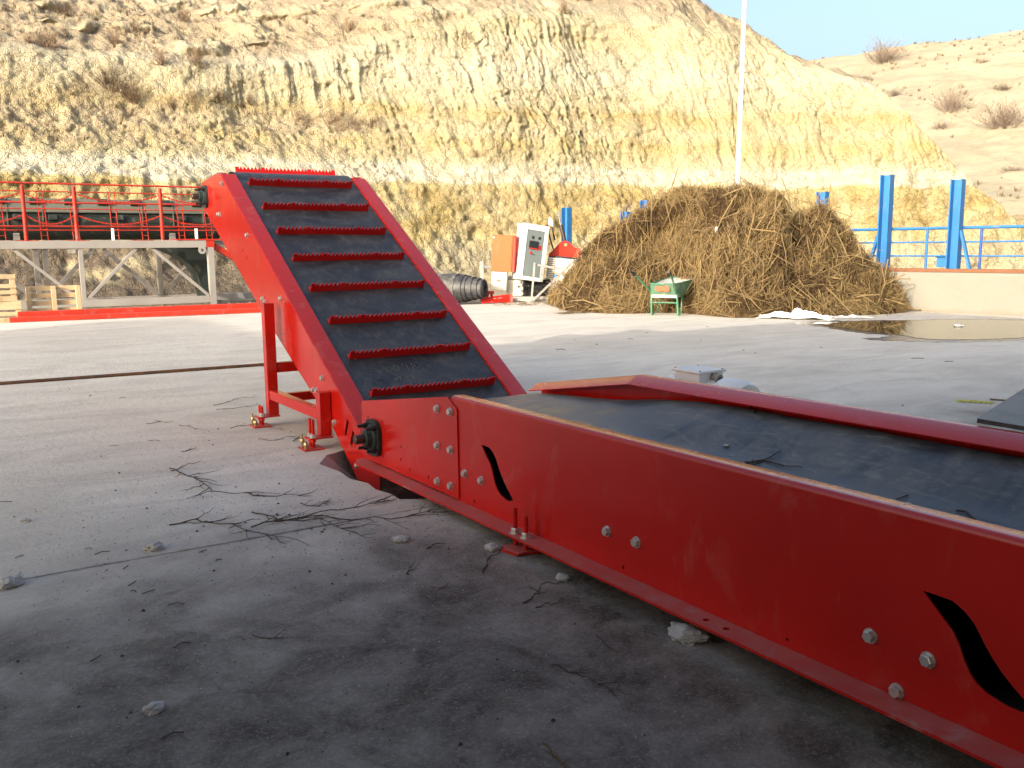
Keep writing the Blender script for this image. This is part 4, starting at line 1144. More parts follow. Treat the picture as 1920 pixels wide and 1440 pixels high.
for sg in (1, -1):
    m = MB(); m.tube([(.95, sg*.07, .22), (.45, sg*.15, .33), (-.06, sg*.255, .42), (-.16, sg*.27, .50), (-.60, sg*.36, .80)], .019, 8); hd = m.build('handle', M['barrow'], wb, 60)
    m = MB(); m.tube([(-.57, sg*.353, .78), (-.72, sg*.375, .835)], .024, 8); m.build('grip', M['black'], hd, 60)
    m = MB(); m.tube([(-.06, sg*.255, .42), (-.04, sg*.262, .2), (-.02, sg*.268, .0)], .021, 8); m.tube([(-.02, sg*.268, .012), (.16, sg*.25, .05), (.30, sg*.2, .34)], .014, 6); m.build('leg', M['barrow'], wb, 60)
m = MB(); m.box(-.075, -.045, -.255, .255, .34, .395); m.build('cross_bar', M['cream'], wb)
m = MB(); m.tube([(-.045, .26, .245), (-.045, -.26, .245)], .014, 6); m.build('cross_bar', M['barrow'], wb, 60)
m = MB(); m.lathe((.95, -.045, .19), (0,1,0), [(0,.10),(0,.16),(.02,.188),(.07,.188),(.09,.16),(.09,.10)], 24); wh = m.build('wheel', M['black'], wb, 40)
m = MB(); m.lathe((.95, -.055, .19), (0,1,0), [(0,.02),(0,.10),(.11,.10),(.11,.02)], 16); m.build('hub', M['darkgrey'], wh, 40)

# plastic film, litter and puddle by the heap ------------------------------
def film(name, label, cx, cy, rx, ry, h, seed, rot=0.0, mat='white_plastic', cat='plastic film', group=None):
    N = 26; P = np.zeros((N, N, 3)); c, s = math.cos(rot), math.sin(rot)
    for i in range(N):
        for j in range(N):
            a, b = i/(N-1)*2-1, j/(N-1)*2-1
            q = math.sqrt(a*a+b*b); k = 1/max(1, max(abs(a), abs(b))/max(q,1e-6)) if q else 1
            k *= .75+.45*float(vn(np.array([math.atan2(b,a)*1.6+3]), np.array([q]), seed)[0])
            x, y = a*rx*k, b*ry*k
            e = max(0, 1-q*.72)
            z = h*e*(.25+1.3*abs(float(fbm(np.array([a*2.2]), np.array([b*2.2]), seed+3, 3)[0]))) + .006
            P[i,j] = (cx+x*c-y*s, cy+x*s+y*c, z)
    m = MB(); m.grid(P); o = m.build(name, M[mat], None, 60)
    so = o.modifiers.new('thick', 'SOLIDIFY'); so.thickness = .003
    return tag(o, label, cat, group)
film('plastic_sheet', 'crumpled white plastic sheet lying at the foot of the straw heap', 11.50, 11.68, .72, .22, .22, 5, rad(-62), cat='plastic sheet')
film('plastic_sheet', 'small flat scrap of white plastic at the water edge left of the puddle', 11.62, 10.98, .16, .10, .04, 9)
film('plastic_sheet', 'thin strip of white plastic between heap and puddle', 12.45, 11.15, .45, .07, .05, 12, rad(-50))
def smooth_loop(pts, n=8, wob=.05, seed=0):
    rs = random.Random(seed); out = []; m = len(pts)
    for i in range(m):
        p0, p1, p2, p3 = (V((*pts[(i+k-1) % m], 0)) for k in range(4))
        for k in range(n):
            t = k/n
            q = .5*((2*p1)+(p2-p0)*t+(2*p0-5*p1+4*p2-p3)*t*t+(3*p1-p0-3*p2+p3)*t**3)
            out.append((q.x+rs.uniform(-wob,wob), q.y+rs.uniform(-wob,wob)))
    return out
def flat(name, loop, z, mat):
    m = MB(); tri = geometry.tessellate_polygon([[V((x,y,0)) for x,y in loop]]); m.add([(x,y,z) for x,y in loop], [tuple(t) for t in tri])
    o = m.build(name, M[mat])
    o.data.update()
    if o.data.polygons[0].normal.z < 0: o.data.flip_normals()
    return o
wet = smooth_loop([(10.72,11.05),(11.62,10.86),(12.55,10.36),(13.65,9.78),(14.6,8.8),(14.6,7.2),(13.2,6.7),(11.3,7.0),(10.3,7.3),(9.72,7.65),(9.25,8.45),(9.95,8.6),(10.05,9.2),(10.45,10.25)], 9, .06, 3)
struct(flat('wet_stain', wet, .004, 'wet'))
pud = smooth_loop([(10.95,10.82),(11.6,10.70),(12.5,10.15),(13.55,9.58),(14.2,8.7),(14.2,7.4),(12.9,7.0),(11.25,7.25),(10.45,7.5),(9.98,7.9),(10.15,8.5),(10.30,9.2),(10.66,10.2)], 9, .035, 4)
struct(flat('puddle', pud, .008, 'water'))

# ================================================================== CABINETS AND SCRAP (back centre)
LX = V((.8463, -.5328, 0)); LF = V((.5328, .8463, 0)); Q0 = V((10.9, 19.3, 0))
def QP(a, z, d=0.0): p = Q0 + LX*a + LF*d; return V((p.x, p.y, z))
yaw0 = math.atan2(LX.y, LX.x)
ec = thing('control_cabinet', 'white electrical control cabinet with grey glazed door, leaning to the right', 'cabinet', QP(-.36, .545, .12), (rad(-2), rad(8.5), yaw0+rad(20)))
# local: x right, y depth, z up
m = MB(); m.box(-.34, .34, .0, .46, 0, 1.40); m.build('body', M['white'], ec, None, .008)
m = MB(); dl = [(-.34,.005),(.34,.005),(.34,1.395),(-.34,1.395)]; wn = [(-.235,.09),(.255,.09),(.255,1.29),(-.235,1.29)]
m.plate(dl, [wn], lambda a, b, t: (a, t, b), -.035, -.003); dr = m.build('door', M['white'], ec, None, .003)
m = MB(); m.box(-.2345, .2545, -.02, -.006, .0905, 1.2895); m.build('glazing', M['glass'], dr)
m = MB(); m.box(-.15, .10, -.045, -.021, .80, 1.01); hm_ = m.build('hmi_panel', M['black'], dr, None, .005)
m = MB(); m.box(-.125, .075, -.048, -.0455, .84, .985); m.build('screen', M['screen'], hm_)
m = MB(); m.box(-.15, .10, -.0475, -.0455, .803, .830); m.build('red_stripe', M['red_rail'], hm_)
for (x, z) in ((-.06,1.10),(.12,1.10),(.155,.885),(.155,.83),(-.07,.70)):
    m = MB(); m.box(x-.03, x+.03, -.028, -.021, z-.035, z+.035); m.lathe((x, -.028, z), (0,-1,0), [(0,.018),(.012,.018)], 10); m.build('switch', M['red_rail'] if z < 1.0 else M['black'], dr)
m = MB(); m.box(-.05, .05, -.026, -.021, .655, .672); m.build('label_plate', M['green'], dr)
for z in (.2, 1.15):
    m = MB(); m.lathe((.285, -.035, z), (0,-1,0), [(0,.014),(.008,.012)], 10); m.build('lock', M['zinc'], dr)
m = MB(); m.box(-.36, .36, -.04, .48, 1.401, 1.43); m.build('roof', M['white'], ec, None, .006)
oc = thing('orange_cabinet', 'flat orange steel cabinet standing left of the white control cabinet', 'cabinet', QP(-1.06, .785, .15), (rad(-2), rad(3.0), yaw0+rad(-13)))
m = MB(); m.box(-.30, .30, .0, .24, 0, .90); m.build('body', M['red_rail'], oc, None, .006)
m = MB(); m.box(-.305, .235, -.022, -.001, -.004, .905); od = m.build('door', M['orange'], oc, None, .005)
m = MB(); m.box(.195, .205, -.034, -.0225, .12, .75); m.build('handle', M['orange'], od)
m = MB(); m.box(-.29, -.25, -.0245, -.0225, .84, .875); m.build('sticker', M['white_plastic'], od)
m = MB(); m.box(-.31, .31, -.03, .25, .906, .925); m.build('roof', M['orange'], oc)
mb = thing('meter_box', 'worn cream-grey meter box with round glass below the orange cabinet', 'box', QP(-1.17, .30, .12), (0, rad(3), yaw0+rad(-10)))
m = MB(); m.box(-.20, .20, 0, .2, 0, .47); m.build('body', M['cream'], mb, None, .02)
m = MB(); m.lathe((.0, 0, .26), (0,-1,0), [(0,.12),(.02,.115),(.03,.08),(.032,0)], 20); m.build('glass_cover', M['white_plastic'], mb, 40)
m = MB(); m.box(-.05, .05, -.036, -.033, .22, .29); m.build('dial', M['paintred'], mb)
pk = thing('machine_base', 'cream and grey machine skid under the white cabinet, strewn with cables', 'machine base', QP(-.35, 0, .3), (0, 0, yaw0+rad(-6)))
m = MB(); m.box(-.72, .62, -.18, .5, .05, .13); m.build('skid', M['lightgrey'], pk, None, .01)
m = MB(); m.box(-.62, -.18, .0, .5, .131, .56); m.build('housing', M['cream'], pk, None, .03)
m = MB(); m.box(-.60, .16, .12, .46, .561, .64); m.build('top_plate', M['cream'], pk, None, .01)
m = MB(); m.box(-.17, .5, .2, .5, .131, .55); m.build('recess', M['void'], pk)  # solid block, near-black in place of the shade inside an opening
m = MB()
for k in range(26):
    a = V((random.uniform(-.3,.5), random.uniform(-.16,.12), random.uniform(.14,.5))); pts = [a]
    for q in range(5): a = a + V((random.uniform(-.16,.16), random.uniform(-.05,.05), random.uniform(-.12,.05))); a.z = max(a.z, .145); pts.append(a.copy())
    m.tube(pts, .011, 5)
m.build('cables', M['black'], pk, 60)
ac = thing('louvred_unit', 'cream louvred housing behind the white cabinet, half hidden by the straw', 'machine', QP(.38, .0, .55), (0, rad(5), yaw0+rad(-4)))
m = MB(); m.box(-.36, .42, 0, .4, .10, 1.10); m.build('housing', M['cream'], ac, None, .015)
m = MB()
for k in range(17): m.obox((-.25, -.012, .2+k*.052), (V((1,0,0)), V((0,.8,.6)), V((0,-.6,.8))), (.085, .018, .005))
m.build('louvre', M['cream'], ac)
m = MB(); m.box(-.345, -.155, -.003, -.0005, .16, 1.07); m.build('louvre_shade_plate', M['darkgrey'], ac)  # flat dark plate standing for the shade behind the louvres
m = MB()
for k in range(9):
    y = random.uniform(.05,.35); m.tube([(-.3, y, 1.115), (-.05, y+random.uniform(-.1,.1), 1.14), (.4, y, 1.12)], .016, 6)
m.build('hose', M['black'], ac, 60)
fr = thing('angle_frame', 'light grey steel frame with upright and diagonal leaning before the white cabinet', 'frame', QP(-.33, 0, -.12), (0,0,yaw0))
for p, q, w_ in (((.0,0,.05),(.09,0,1.0),.085),((.03,-.05,.04),(1.13,.1,1.06),.055),((.12,.05,.95),(.85,.12,.82),.075),((-.62,.1,.10),(.02,0,.03),.06),((.02,.05,.04),(.55,.35,.03),.06)):
    m = MB(); m.beam(p, q, w_, .05); m.build('bar', M['lightgrey'], fr, None, .004)
ps = thing('short_post', 'short weathered grey post left of the orange cabinet', 'post', QP(-1.60, 0, .25), (0,0,yaw0))
m = MB(); m.box(-.05, .05, -.05, .05, 0, 1.05); m.build('upright', M['lightgrey'], ps, None, .004)
m = MB(); m.box(.051, .30, -.03, .03, .86, .94); m.build('arm', M['darkgrey'], ps, None, .004)
# red bracket with hydraulic ram
rb = thing('hydraulic_bracket', 'red cast bracket with a chromed hydraulic ram rising above the cream housing', 'hydraulic unit', QP(.60, 1.12, .75), (0,0,yaw0))
for d in (0, .22):
    m = MB(); m.plate([(-.46,0),(.42,0),(.40,.22),(.22,.26),(.10,.40),(-.02,.44),(-.12,.40),(-.42,.10)], [circ(0, .33, .03, 10)], lambda a, b, t: (a, t, b), d, d+.03); m.build('side_plate', M['red_rail'], rb, None, .006)
m = MB(); m.lathe((0, -.02, .33), (0,1,0), [(0,.045),(.3,.045)], 12); m.build('pin', M['brass'], rb, 40)
m = MB(); m.tube([(.0,.12,.35),(-.12,.14,.84)], .055, 12); ry = m.build('cylinder', M['steel_dark'], rb, 50)
m = MB(); m.tube([(-.115,.14,.84),(-.175,.15,1.10)], .035, 12); m.build('rod', M['chrome'], ry, 50)
m = MB(); m.lathe((-.18,.10,1.14), (0,1,0), [(0,.06),(.1,.06)], 12); m.build('eye', M['darkgrey'], ry, 40)
m = MB(); m.tube([(-.30,.1,.15),(-.42,.1,.55),(-.50,.12,.80),(-.44,.12,.93),(-.36,.1,.82),(-.28,.1,.45)], .02, 8); m.build('hose', M['black'], rb, 60)
m = MB(); m.beam((-.58,.1,.78),(-.44,.1,.74),.07,.07); m.build('valve', M['red_rail'], rb)
m = MB(); m.plate([(-.46,.86),(-.33,.80),(-.36,1.02),(-.43,1.06)], [], lambda a, b, t: (a, t, b), .05, .055); m.build('tag', M['white_plastic'], rb)
# water bottle
bt = thing('water_bottle', 'large clear plastic water bottle with blue cap beside the straw heap', 'bottle', QP(.27, .05, .05), (0, rad(4), 0))
m = MB(); m.lathe((0,0,0), (0,0,1), [(0,.12),(.02,.135),(.14,.135),(.16,.125),(.18,.135),(.3,.135),(.33,.125),(.36,.135),(.43,.13),(.52,.05),(.56,.04)], 20); m.build('body', M['clear'], bt, 50)
m = MB(); m.lathe((0,0,.56), (0,0,1), [(0,.048),(.07,.045),(.075,0)], 14); m.build('cap', M['blue'], bt, 50)
# red plates on the ground
rp = thing('red_channel', 'dusty red steel channel with cut slots on the ground beside the rubber roll', 'steel channel', QP(-1.17, 0, -.32), (0,0,yaw0+rad(8)))
m = MB(); m.plate([(-.45,.0),(.36,.03),(.355,.23),(-.40,.14)], [[(-.12,.10),(-.05,.11),(-.05,.13),(-.13,.12)],[(-.02,.11),(.10,.125),(.10,.15),(0,.14)]], lambda a, b, t: (a, t, b), 0, .012); m.build('web', M['red_dusty'], rp)
m = MB(); m.box(-.42, .36, .013, .13, .012, .024); m.build('flange', M['red_dusty'], rp)
m = MB(); m.obox((-.22,.22,.26), ((1,0,0),(0,1,0),(0,0,1)), (.13,.09,.035)); m.tube([(-.3,.16,.0),(-.25,.16,.23)], .035, 8); m.tube([(-.12,.2,.0),(-.16,.18,.23)], .035, 8); m.build('bracket', M['red_rail'], rp, None, .004)
# telescoped roll of belting
ax = (LX*.94 - LF*.42).normalized()
roll = thing('rubber_roll', 'coiled roll of thick black conveyor rubber telescoped at its end', 'rubber roll', QP(-2.16, .38, -.30))
prs = [(0,.372),(.20,.350),(.30,.322),(.46,.294),(.60,.264),(.70,.232),(.715,.200),(.72,.168),(.725,.136),(.73,.104)]
for k, (t, r) in enumerate(prs):
    m = MB(); r2 = r-.014; b0 = -2.2 if k == 0 else -.3
    m.lathe(ax*0, ax, [(b0, r2), (b0, r), (t-.006, r), (t, r-.004), (t, r2+.002), (t-.25, r2)], 44)
    m.build('winding', M['roll'] if k == 0 else M['belt'], roll, 40)
m = MB(); m.lathe(ax*0, ax, [(-.1,.0),(.55,.0),(.55,.078),(.4,.078)], 20); m.build('core', M['void'], roll)
# loose tufts of straw on the slab near the heap
def scatter_straw(name, cx, cy, r, n, seed, label):
    rs = random.Random(seed); m = MB()
    for k in range(n):
        a = rs.uniform(0,6.28); q = r*math.sqrt(rs.random()); p = V((cx+q*math.cos(a)*1.4, cy+q*math.sin(a)*.7, .006+rs.random()*.03)); an = rs.uniform(0,3.14); l = rs.uniform(.05,.2)
        m.tube([p, p+V((l*math.cos(an), l*math.sin(an), rs.uniform(-.003,.01)))], .004, 3)
    return tag(m.build(name, M['straw_mid']), label, 'straw')
s1 = G(1075, 588); scatter_straw('straw_tuft', s1.x, s1.y, .28, 90, 3, 'small brown tuft of straw on the slab left of the wheelbarrow')
s1 = G(1010, 570); scatter_straw('straw_tuft', s1.x, s1.y, .9, 160, 4, 'thin scatter of straw along the slab edge below the frame')
# white scraps on the heap
for (u_, v_, r_, lab) in ((9.0, .86, .11, 'white scrap of plastic high on the straw heap below its crest'), (8.1, .40, .06, 'white rag half way up the heap above the wheelbarrow'), (8.6, .41, .05, 'tiny white rag beside another on the heap above the wheelbarrow'), (5.0, .97, .10, 'pale rag on the left shoulder of the heap')):
    j = int(u_/19*(NC-1)); i = int(v_/1.6*(NR-1)); m = MB()
    p = V((HPX[i,j], HPY[i,j], HPZ[i,j])) + V(Hn[i,j])*.05
    P = np.zeros((7,7,3)); tn = V((0,0,1)).cross(V(Hn[i,j])).normalized(); tb_ = V(Hn[i,j]).cross(tn)
    for a in range(7):
        for b in range(7):
            P[a,b] = p + tn*((a/3-1)*r_*.55+random.uniform(-.01,.01)) + tb_*((b/3-1)*r_+random.uniform(-.01,.01)) + V(Hn[i,j])*random.uniform(0,.05)*r_*8
    m.grid(P); tag(m.build('rag', M['white_plastic'], None, 80), lab, 'rag')
# floating litter
p = G(1795, 613); m = MB(); m.obox((p.x, p.y, .028), (V((.8,.6,0)), V((-.6,.8,0)), V((0,0,1))), (.09, .05, .018)); m.obox((p.x+.09, p.y-.03, .02), (V((.8,.6,0)), V((-.6,.8,0)), V((0,0,1))), (.07,.03,.01))
tag(m.build('litter', M['white_plastic'], None, None, .01), 'small pale piece of litter floating in the puddle', 'litter')

# ================================================================== FLOOR DEBRIS
def rock(name, label, x, y, r, seed, flat_=.6, mat='stone', group=None):
    rs = random.Random(seed); bm_ = bpy.data.meshes.new(name)
    import bmesh
    b = bmesh.new(); bmesh.ops.create_icosphere(b, subdivisions=4, radius=1)
    off = V((rs.uniform(0,50), rs.uniform(0,50), rs.uniform(0,50)))
    for v in b.verts:
        d = v.co.normalized(); n_ = mnoise.noise(d*1.4+off)*.38 + mnoise.noise(d*3.5+off)*.2 + mnoise.noise(d*9+off)*.09
        v.co = d*(1+n_)*r; v.co.z *= flat_; v.co.x *= 1.25
        if v.co.z < -r*flat_*.45: v.co.z = -r*flat_*.45
    b.to_mesh(bm_); b.free(); bm_.shade_smooth(); bm_.set_sharp_from_angle(angle=rad(28)); bm_.materials.append(M[mat])
    o = bpy.data.objects.new(name, bm_); COL.objects.link(o); o.location = (x, y, r*flat_*.44); o.rotation_euler = (0,0,rs.uniform(0,6))
    return tag(o, label, 'rubble', group)
for (x, y, r, s, lab) in ((1290,1197,.056,1,'pale knobbly lump of broken concrete beside the feeder foot flange'),(290,1332,.026,2,'small white chip of concrete on the dark foreground floor'),
        (290,1030,.036,3,'grey chunk of concrete on the slab joint'),(22,1097,.045,4,'dusty lump of concrete at the left end of the slab joint'),(752,1015,.032,5,'pale crumbled piece of concrete between the twigs and the feeder'),
        (1055,1086,.026,6,'little stone in the shadow at the feeder flange'),(48,978,.02,7,'flat dark pebble on the pale slab at the far left')):
    p = G(x, y); rock('concrete_lump', lab, p.x, p.y, r, s)
# broken anchor pad by the feeder leg
p = V((-.13, 3.45, 0))
m = MB(); m.plate([(-.13,3.36),(-.02,3.33),(-.01,3.44),(-.06,3.5),(-.15,3.45)], [], lambda a, b, t: (a, b, t), .003, .012)
tag(m.build('anchor_plate', M['red_dusty'], None, None, .002), 'bent red anchor plate by the studs of the feeder flange', 'plate')
rock('concrete_lump', 'grey crumbly lump next to the red anchor plate', -.17, 3.50, .03, 17, .7)

def polyline(pts, wob, rs, n=5):
    out = []
    for a, b in zip(pts[:-1], pts[1:]):
        for k in range(n):
            t = k/n; out.append(V((a.x+(b.x-a.x)*t+rs.uniform(-wob,wob), a.y+(b.y-a.y)*t+rs.uniform(-wob,wob), 0)))
    out.append(V((pts[-1].x, pts[-1].y, 0))); return out
def twig(label, pix, r=.004, side=6, sl_=.16, seed=0, group=None, mat='twig', z=None):
    r *= .72
    rs = random.Random(seed); base = [G(x, y) for x, y in pix]
    pl = polyline(base, .006, rs); m = MB(); N = len(pl)
    zf = (lambda x, y: z + 0.0) if z is not None else (lambda x, y: 0.0)
    hh = [r + max(0, .012*math.sin(i*.9+seed)) for i in range(N)]
    pl = [V((q.x, q.y, h + zf(q.x, q.y))) for q, h in zip(pl, hh)]
    m.tube(pl, [r*(1-.65*i/(N-1)) for i in range(N)], 5)
    for k in range(side):
        i = rs.randint(1, N-2); d = (pl[i+1]-pl[i-1]).normalized(); an = rs.choice([-1,1])*rs.uniform(.25,.9)
        d = V((d.x*math.cos(an)-d.y*math.sin(an), d.x*math.sin(an)+d.y*math.cos(an), 0)); L = sl_*rs.uniform(.4,1.2); q = pl[i].copy(); pp = [q.copy()]
        for s in range(4):
            d = (d + V((rs.uniform(-.25,.25), rs.uniform(-.25,.25), 0))).normalized(); q = q + d*L/4; q.z = max(r*.5, q.z+rs.uniform(-.006,.012)); pp.append(q.copy())
        m.tube(pp, [r*.6, r*.55, r*.45, r*.35, r*.2], 4)
        if rs.random() < .6:
            d2 = V((d.x*.7-d.y*.7, d.x*.7+d.y*.7, .1)); m.tube([pp[2], pp[2]+d2*L*.35], [r*.4, r*.2], 4)
    return tag(m.build('twig', M[mat], None, 60), label, 'twig', group)
twig('long forked branch with a fan of thin shoots, farthest left of the twig litter', [(320,882),(362,896),(400,922),(470,930)], .006, 12, .26, 1)
twig('straight dark stick pointing right towards the pit', [(466,930),(520,932),(584,931)], .0055, 3, .12, 2)
twig('thin branch ends rising from the forked branch', [(322,884),(350,874),(377,865)], .004, 1, .05, 3)
twig('bundle of broken stalks with a long tail beside the slab joint', [(318,985),(370,978),(420,985),(475,998),(580,1024)], .0055, 10, .20, 4)
twig('tangled dark twig in the middle of the litter', [(472,962),(520,976),(600,978),(672,1002)], .0055, 11, .22, 5)
twig('crooked branch running right beneath the feeder head', [(470,990),(540,976),(620,960),(690,948),(730,938)], .0055, 12, .2, 6)
twig('long wispy branch reaching the feeder foot flange', [(588,970),(660,975),(730,974),(800,964),(845,960)], .0045, 12, .2, 7)
twig('short twig cluster above the tangled dark twig', [(565,948),(600,950),(616,944)], .004, 7, .1, 8)
twig('dead weed stem bent against the red anchor plate', [(905,1076),(915,1052),(945,1030),(958,1012)], .004, 5, .1, 9)
twig('hooked twig on the dark floor below the anchor plate', [(980,1132),(1005,1120),(1012,1102),(1050,1093),(1075,1094)], .0045, 3, .08, 10)
twig('pale curved twig next to the hooked one', [(1005,1140),(1035,1136),(1058,1122)], .0035, 2, .05, 11)
twig('short dark stick left of the red anchor plate', [(800,1030),(835,1020)], .0055, 1, .04, 12)
twig('fine branched twig on the dirty floor at centre', [(1035,1252),(1085,1265),(1120,1285),(1165,1300)], .0035, 7, .1, 13)
twig('thin stick lying near the bottom edge', [(1022,1402),(1062,1440)], .005, 1, .05, 14, mat='straw_mid')
twig('dry twig lying on the dark floor before the centre', [(470,1195),(540,1200)], .003, 3, .06, 15)
twig('slender twig between the lump of concrete and the slab', [(1120,1192),(1160,1230)], .0035, 1, .05, 16)
twig('little three-legged twig standing on the dirty floor', [(765,1083),(770,1062)], .004, 4, .07, 26)
g_ = 'bare twigs around the conveyor legs'
for k, pxs in enumerate([[(400,762),(440,750),(490,744)],[(405,768),(460,765),(485,758)],[(335,797),(360,803),(390,806)],[(275,795),(320,793)],[(432,804),(470,797),(536,810)],[(485,826),(520,826),(550,818)],[(548,830),(560,820),(585,815)],[(340,848),(370,841)]]):
    twig('thin bare twig lying on pale concrete near the conveyor legs', pxs, .0035, 4, .1, 40+k, g_)
g_ = 'small dry twigs scattered over the yard'
rs_ = random.Random(9)
for k in range(34):
    x, y = rs_.choice([(rs_.uniform(0,480), rs_.uniform(740,1000)), (rs_.uniform(0,300), rs_.uniform(1000,1150)), (rs_.uniform(880,1900), rs_.uniform(620,700)), (rs_.uniform(100,900), rs_.uniform(1020,1420)), (rs_.uniform(930,1500), rs_.uniform(600,690))])
    p = G(x, y); an = rs_.uniform(0, 3.14); l = rs_.uniform(.03, .07) if y > 1000 else rs_.uniform(.05, .15)
    m = MB(); m.tube([(p.x, p.y, .004), (p.x+l*.5*math.cos(an), p.y+l*.5*math.sin(an), .008), (p.x+l*math.cos(an+.3), p.y+l*math.sin(an+.3), .004)], .0022 if y > 720 else .004, 4)
    tag(m.build('twig', M['twig']), 'tiny dry twig lying alone on the open concrete', 'twig', g_)
# twigs and crumbs on the feeder trough
def belt_twig(label, pts, r, seed, side=3, mat='twig'):
    rs = random.Random(seed); m = MB(); W3 = []
    for x, y in pts: W3.append(V((x, y, on_belt(x, y)+RX*y+r+.003)))
    m.tube(W3, r, 5)
    for k in range(side):
        b = rs.choice(W3); an = rs.uniform(0,6.28); e = [b]
        for s in range(3):
            q = e[-1] + V((.03*math.cos(an), .03*math.sin(an), 0)); q.z = on_belt(q.x, q.y)+RX*q.y+r+.004; e.append(q); an += rs.uniform(-.5,.5)
        m.tube(e, r*.6, 4)
    return tag(m.build('twig', M[mat], None, 60), label, 'twig')
def onb(x, y): p = G(x, y, .44); return (p.x, p.y)
belt_twig('cluster of dark twigs on the feeder belt near its middle', [onb(1398,855), onb(1430,850), onb(1470,862)], .0045, 1, 8)
belt_twig('knotted dark twig on the belt below the far rail', [onb(1405,785), onb(1420,800), onb(1412,812)], .005, 2, 5)
belt_twig('bent black twig on the belt near the right edge', [onb(1793,945), onb(1812,947), onb(1830,962)], .004, 3, 0)
belt_twig('short straight twig on the belt beside a pale crumb', [onb(1682,922), onb(1703,917)], .003, 4, 0)
for k, (x, y, r) in enumerate(((1362,829,.012),(1372,839,.008),(1704,930,.011),(1690,800,.006))):
    q = onb(x, y); o = rock('concrete_lump', ['pale crumb beside the twigs on the feeder belt','smaller pale crumb beside the twigs on the feeder belt','white crumb on the belt by the short straight twig','tiny grey crumb on the belt under the far rail'][k], q[0], q[1], r, 60+k)
    o.location.z += on_belt(*q) + RX*q[1]
# yellow rope
m = MB(); a, b = G(1795, 754), G(1862, 758); P1 = []; P2 = []
for k in range(40):
    t = k/39; c = a.lerp(b, t); P1.append(V((c.x+.012*math.sin(t*22), c.y+.012*math.cos(t*22), .012+.006*math.sin(t*22)))); P2.append(V((c.x-.012*math.sin(t*22), c.y-.012*math.cos(t*22), .012-.006*math.sin(t*22))))
m.tube(P1, .007, 6); m.tube(P2, .007, 6)
tag(m.build('rope', M['yellow_rope'], None, 60), 'short twisted yellow-green rope on the concrete near the rubber sheet', 'rope')
m = MB(); a, b = G(1856, 750), G(1905, 754); m.tube([V((a.x,a.y,.008)), V((b.x,b.y,.008))], .008, 6)
tag(m.build('thin_rod', M['steel_dark'], None, 60), 'thin dark rod poking out beside the rubber sheet', 'rod')
# grit: nobody could count it
rg = np.random.default_rng(4); vs = []; N = 5200
qx = np.r_[rg.uniform(-3.5, 1.6, 3000), rg.uniform(-3, 14, 700), rg.normal(-.6, .8, 1500)]; qy = np.r_[rg.uniform(1.2, 7.5, 3000), rg.uniform(4.5, 13, 700), rg.normal(4.5, .7, 1500)]
ok = ~((qx > -.12) & (qx < 1.6) & (qy < 5.5)) & ~((qx > -.3) & (qx < 1.7) & (qy > 4.4) & (qy < 6)); qx = qx[ok]; qy = qy[ok]
sz = rg.uniform(.0012, .0045, len(qx))*np.where(rg.random(len(qx)) < .05, 2.2, 1)
an = rg.uniform(0, 6.28, len(qx)); V_ = []
for k, (dx, dy, dz) in enumerate(((1,0,0),(-.5,.8,0),(-.6,-.7,0),(0,0,1.1))):
    V_.append(np.stack([qx+sz*(dx*np.cos(an)-dy*np.sin(an))*rg.uniform(.7,1.6,len(qx)), qy+sz*(dx*np.sin(an)+dy*np.cos(an)), .0005+sz*dz], -1))
vs = np.stack(V_, 1).reshape(-1,3); T = np.array([[0,1,3],[1,2,3],[2,0,3]]); Q = (np.arange(len(qx))[:,None,None]*4+T[None]).reshape(-1,3)
hf = rg.random(len(qx)) < .6
gr = fast_mesh('grit', vs, Q, [M['twig'], M['stone']], False); gr['kind'] = 'stuff'
gr.data.polygons.foreach_set('material_index', np.repeat(np.where(hf, 0, 1), 3).astype(np.int32))
# small rubble at the truss foot
rg = np.random.default_rng(8); n_ = 2600
qx = rg.uniform(-4, 9.5, n_); qy = rg.uniform(21.2, 30, n_); sz = rg.uniform(.02, .09, n_)*rg.uniform(.4, 1, n_); V_ = []
an = rg.uniform(0, 6.28, n_)
for (dx, dy, dz) in ((1,0,0),(-.5,.8,0),(-.6,-.7,0),(.1,.1,1.0)):
    V_.append(np.stack([qx+sz*(dx*np.cos(an)-dy*np.sin(an))*rg.uniform(.7,1.5,n_), qy+sz*(dx*np.sin(an)+dy*np.cos(an)), -.065+sz*dz], -1))
vs = np.stack(V_, 1).reshape(-1,3); Q = (np.arange(n_)[:,None,None]*4+T[None]).reshape(-1,3)
gv = fast_mesh('rubble', vs, Q, M['dirt'], False); gv['kind'] = 'stuff'

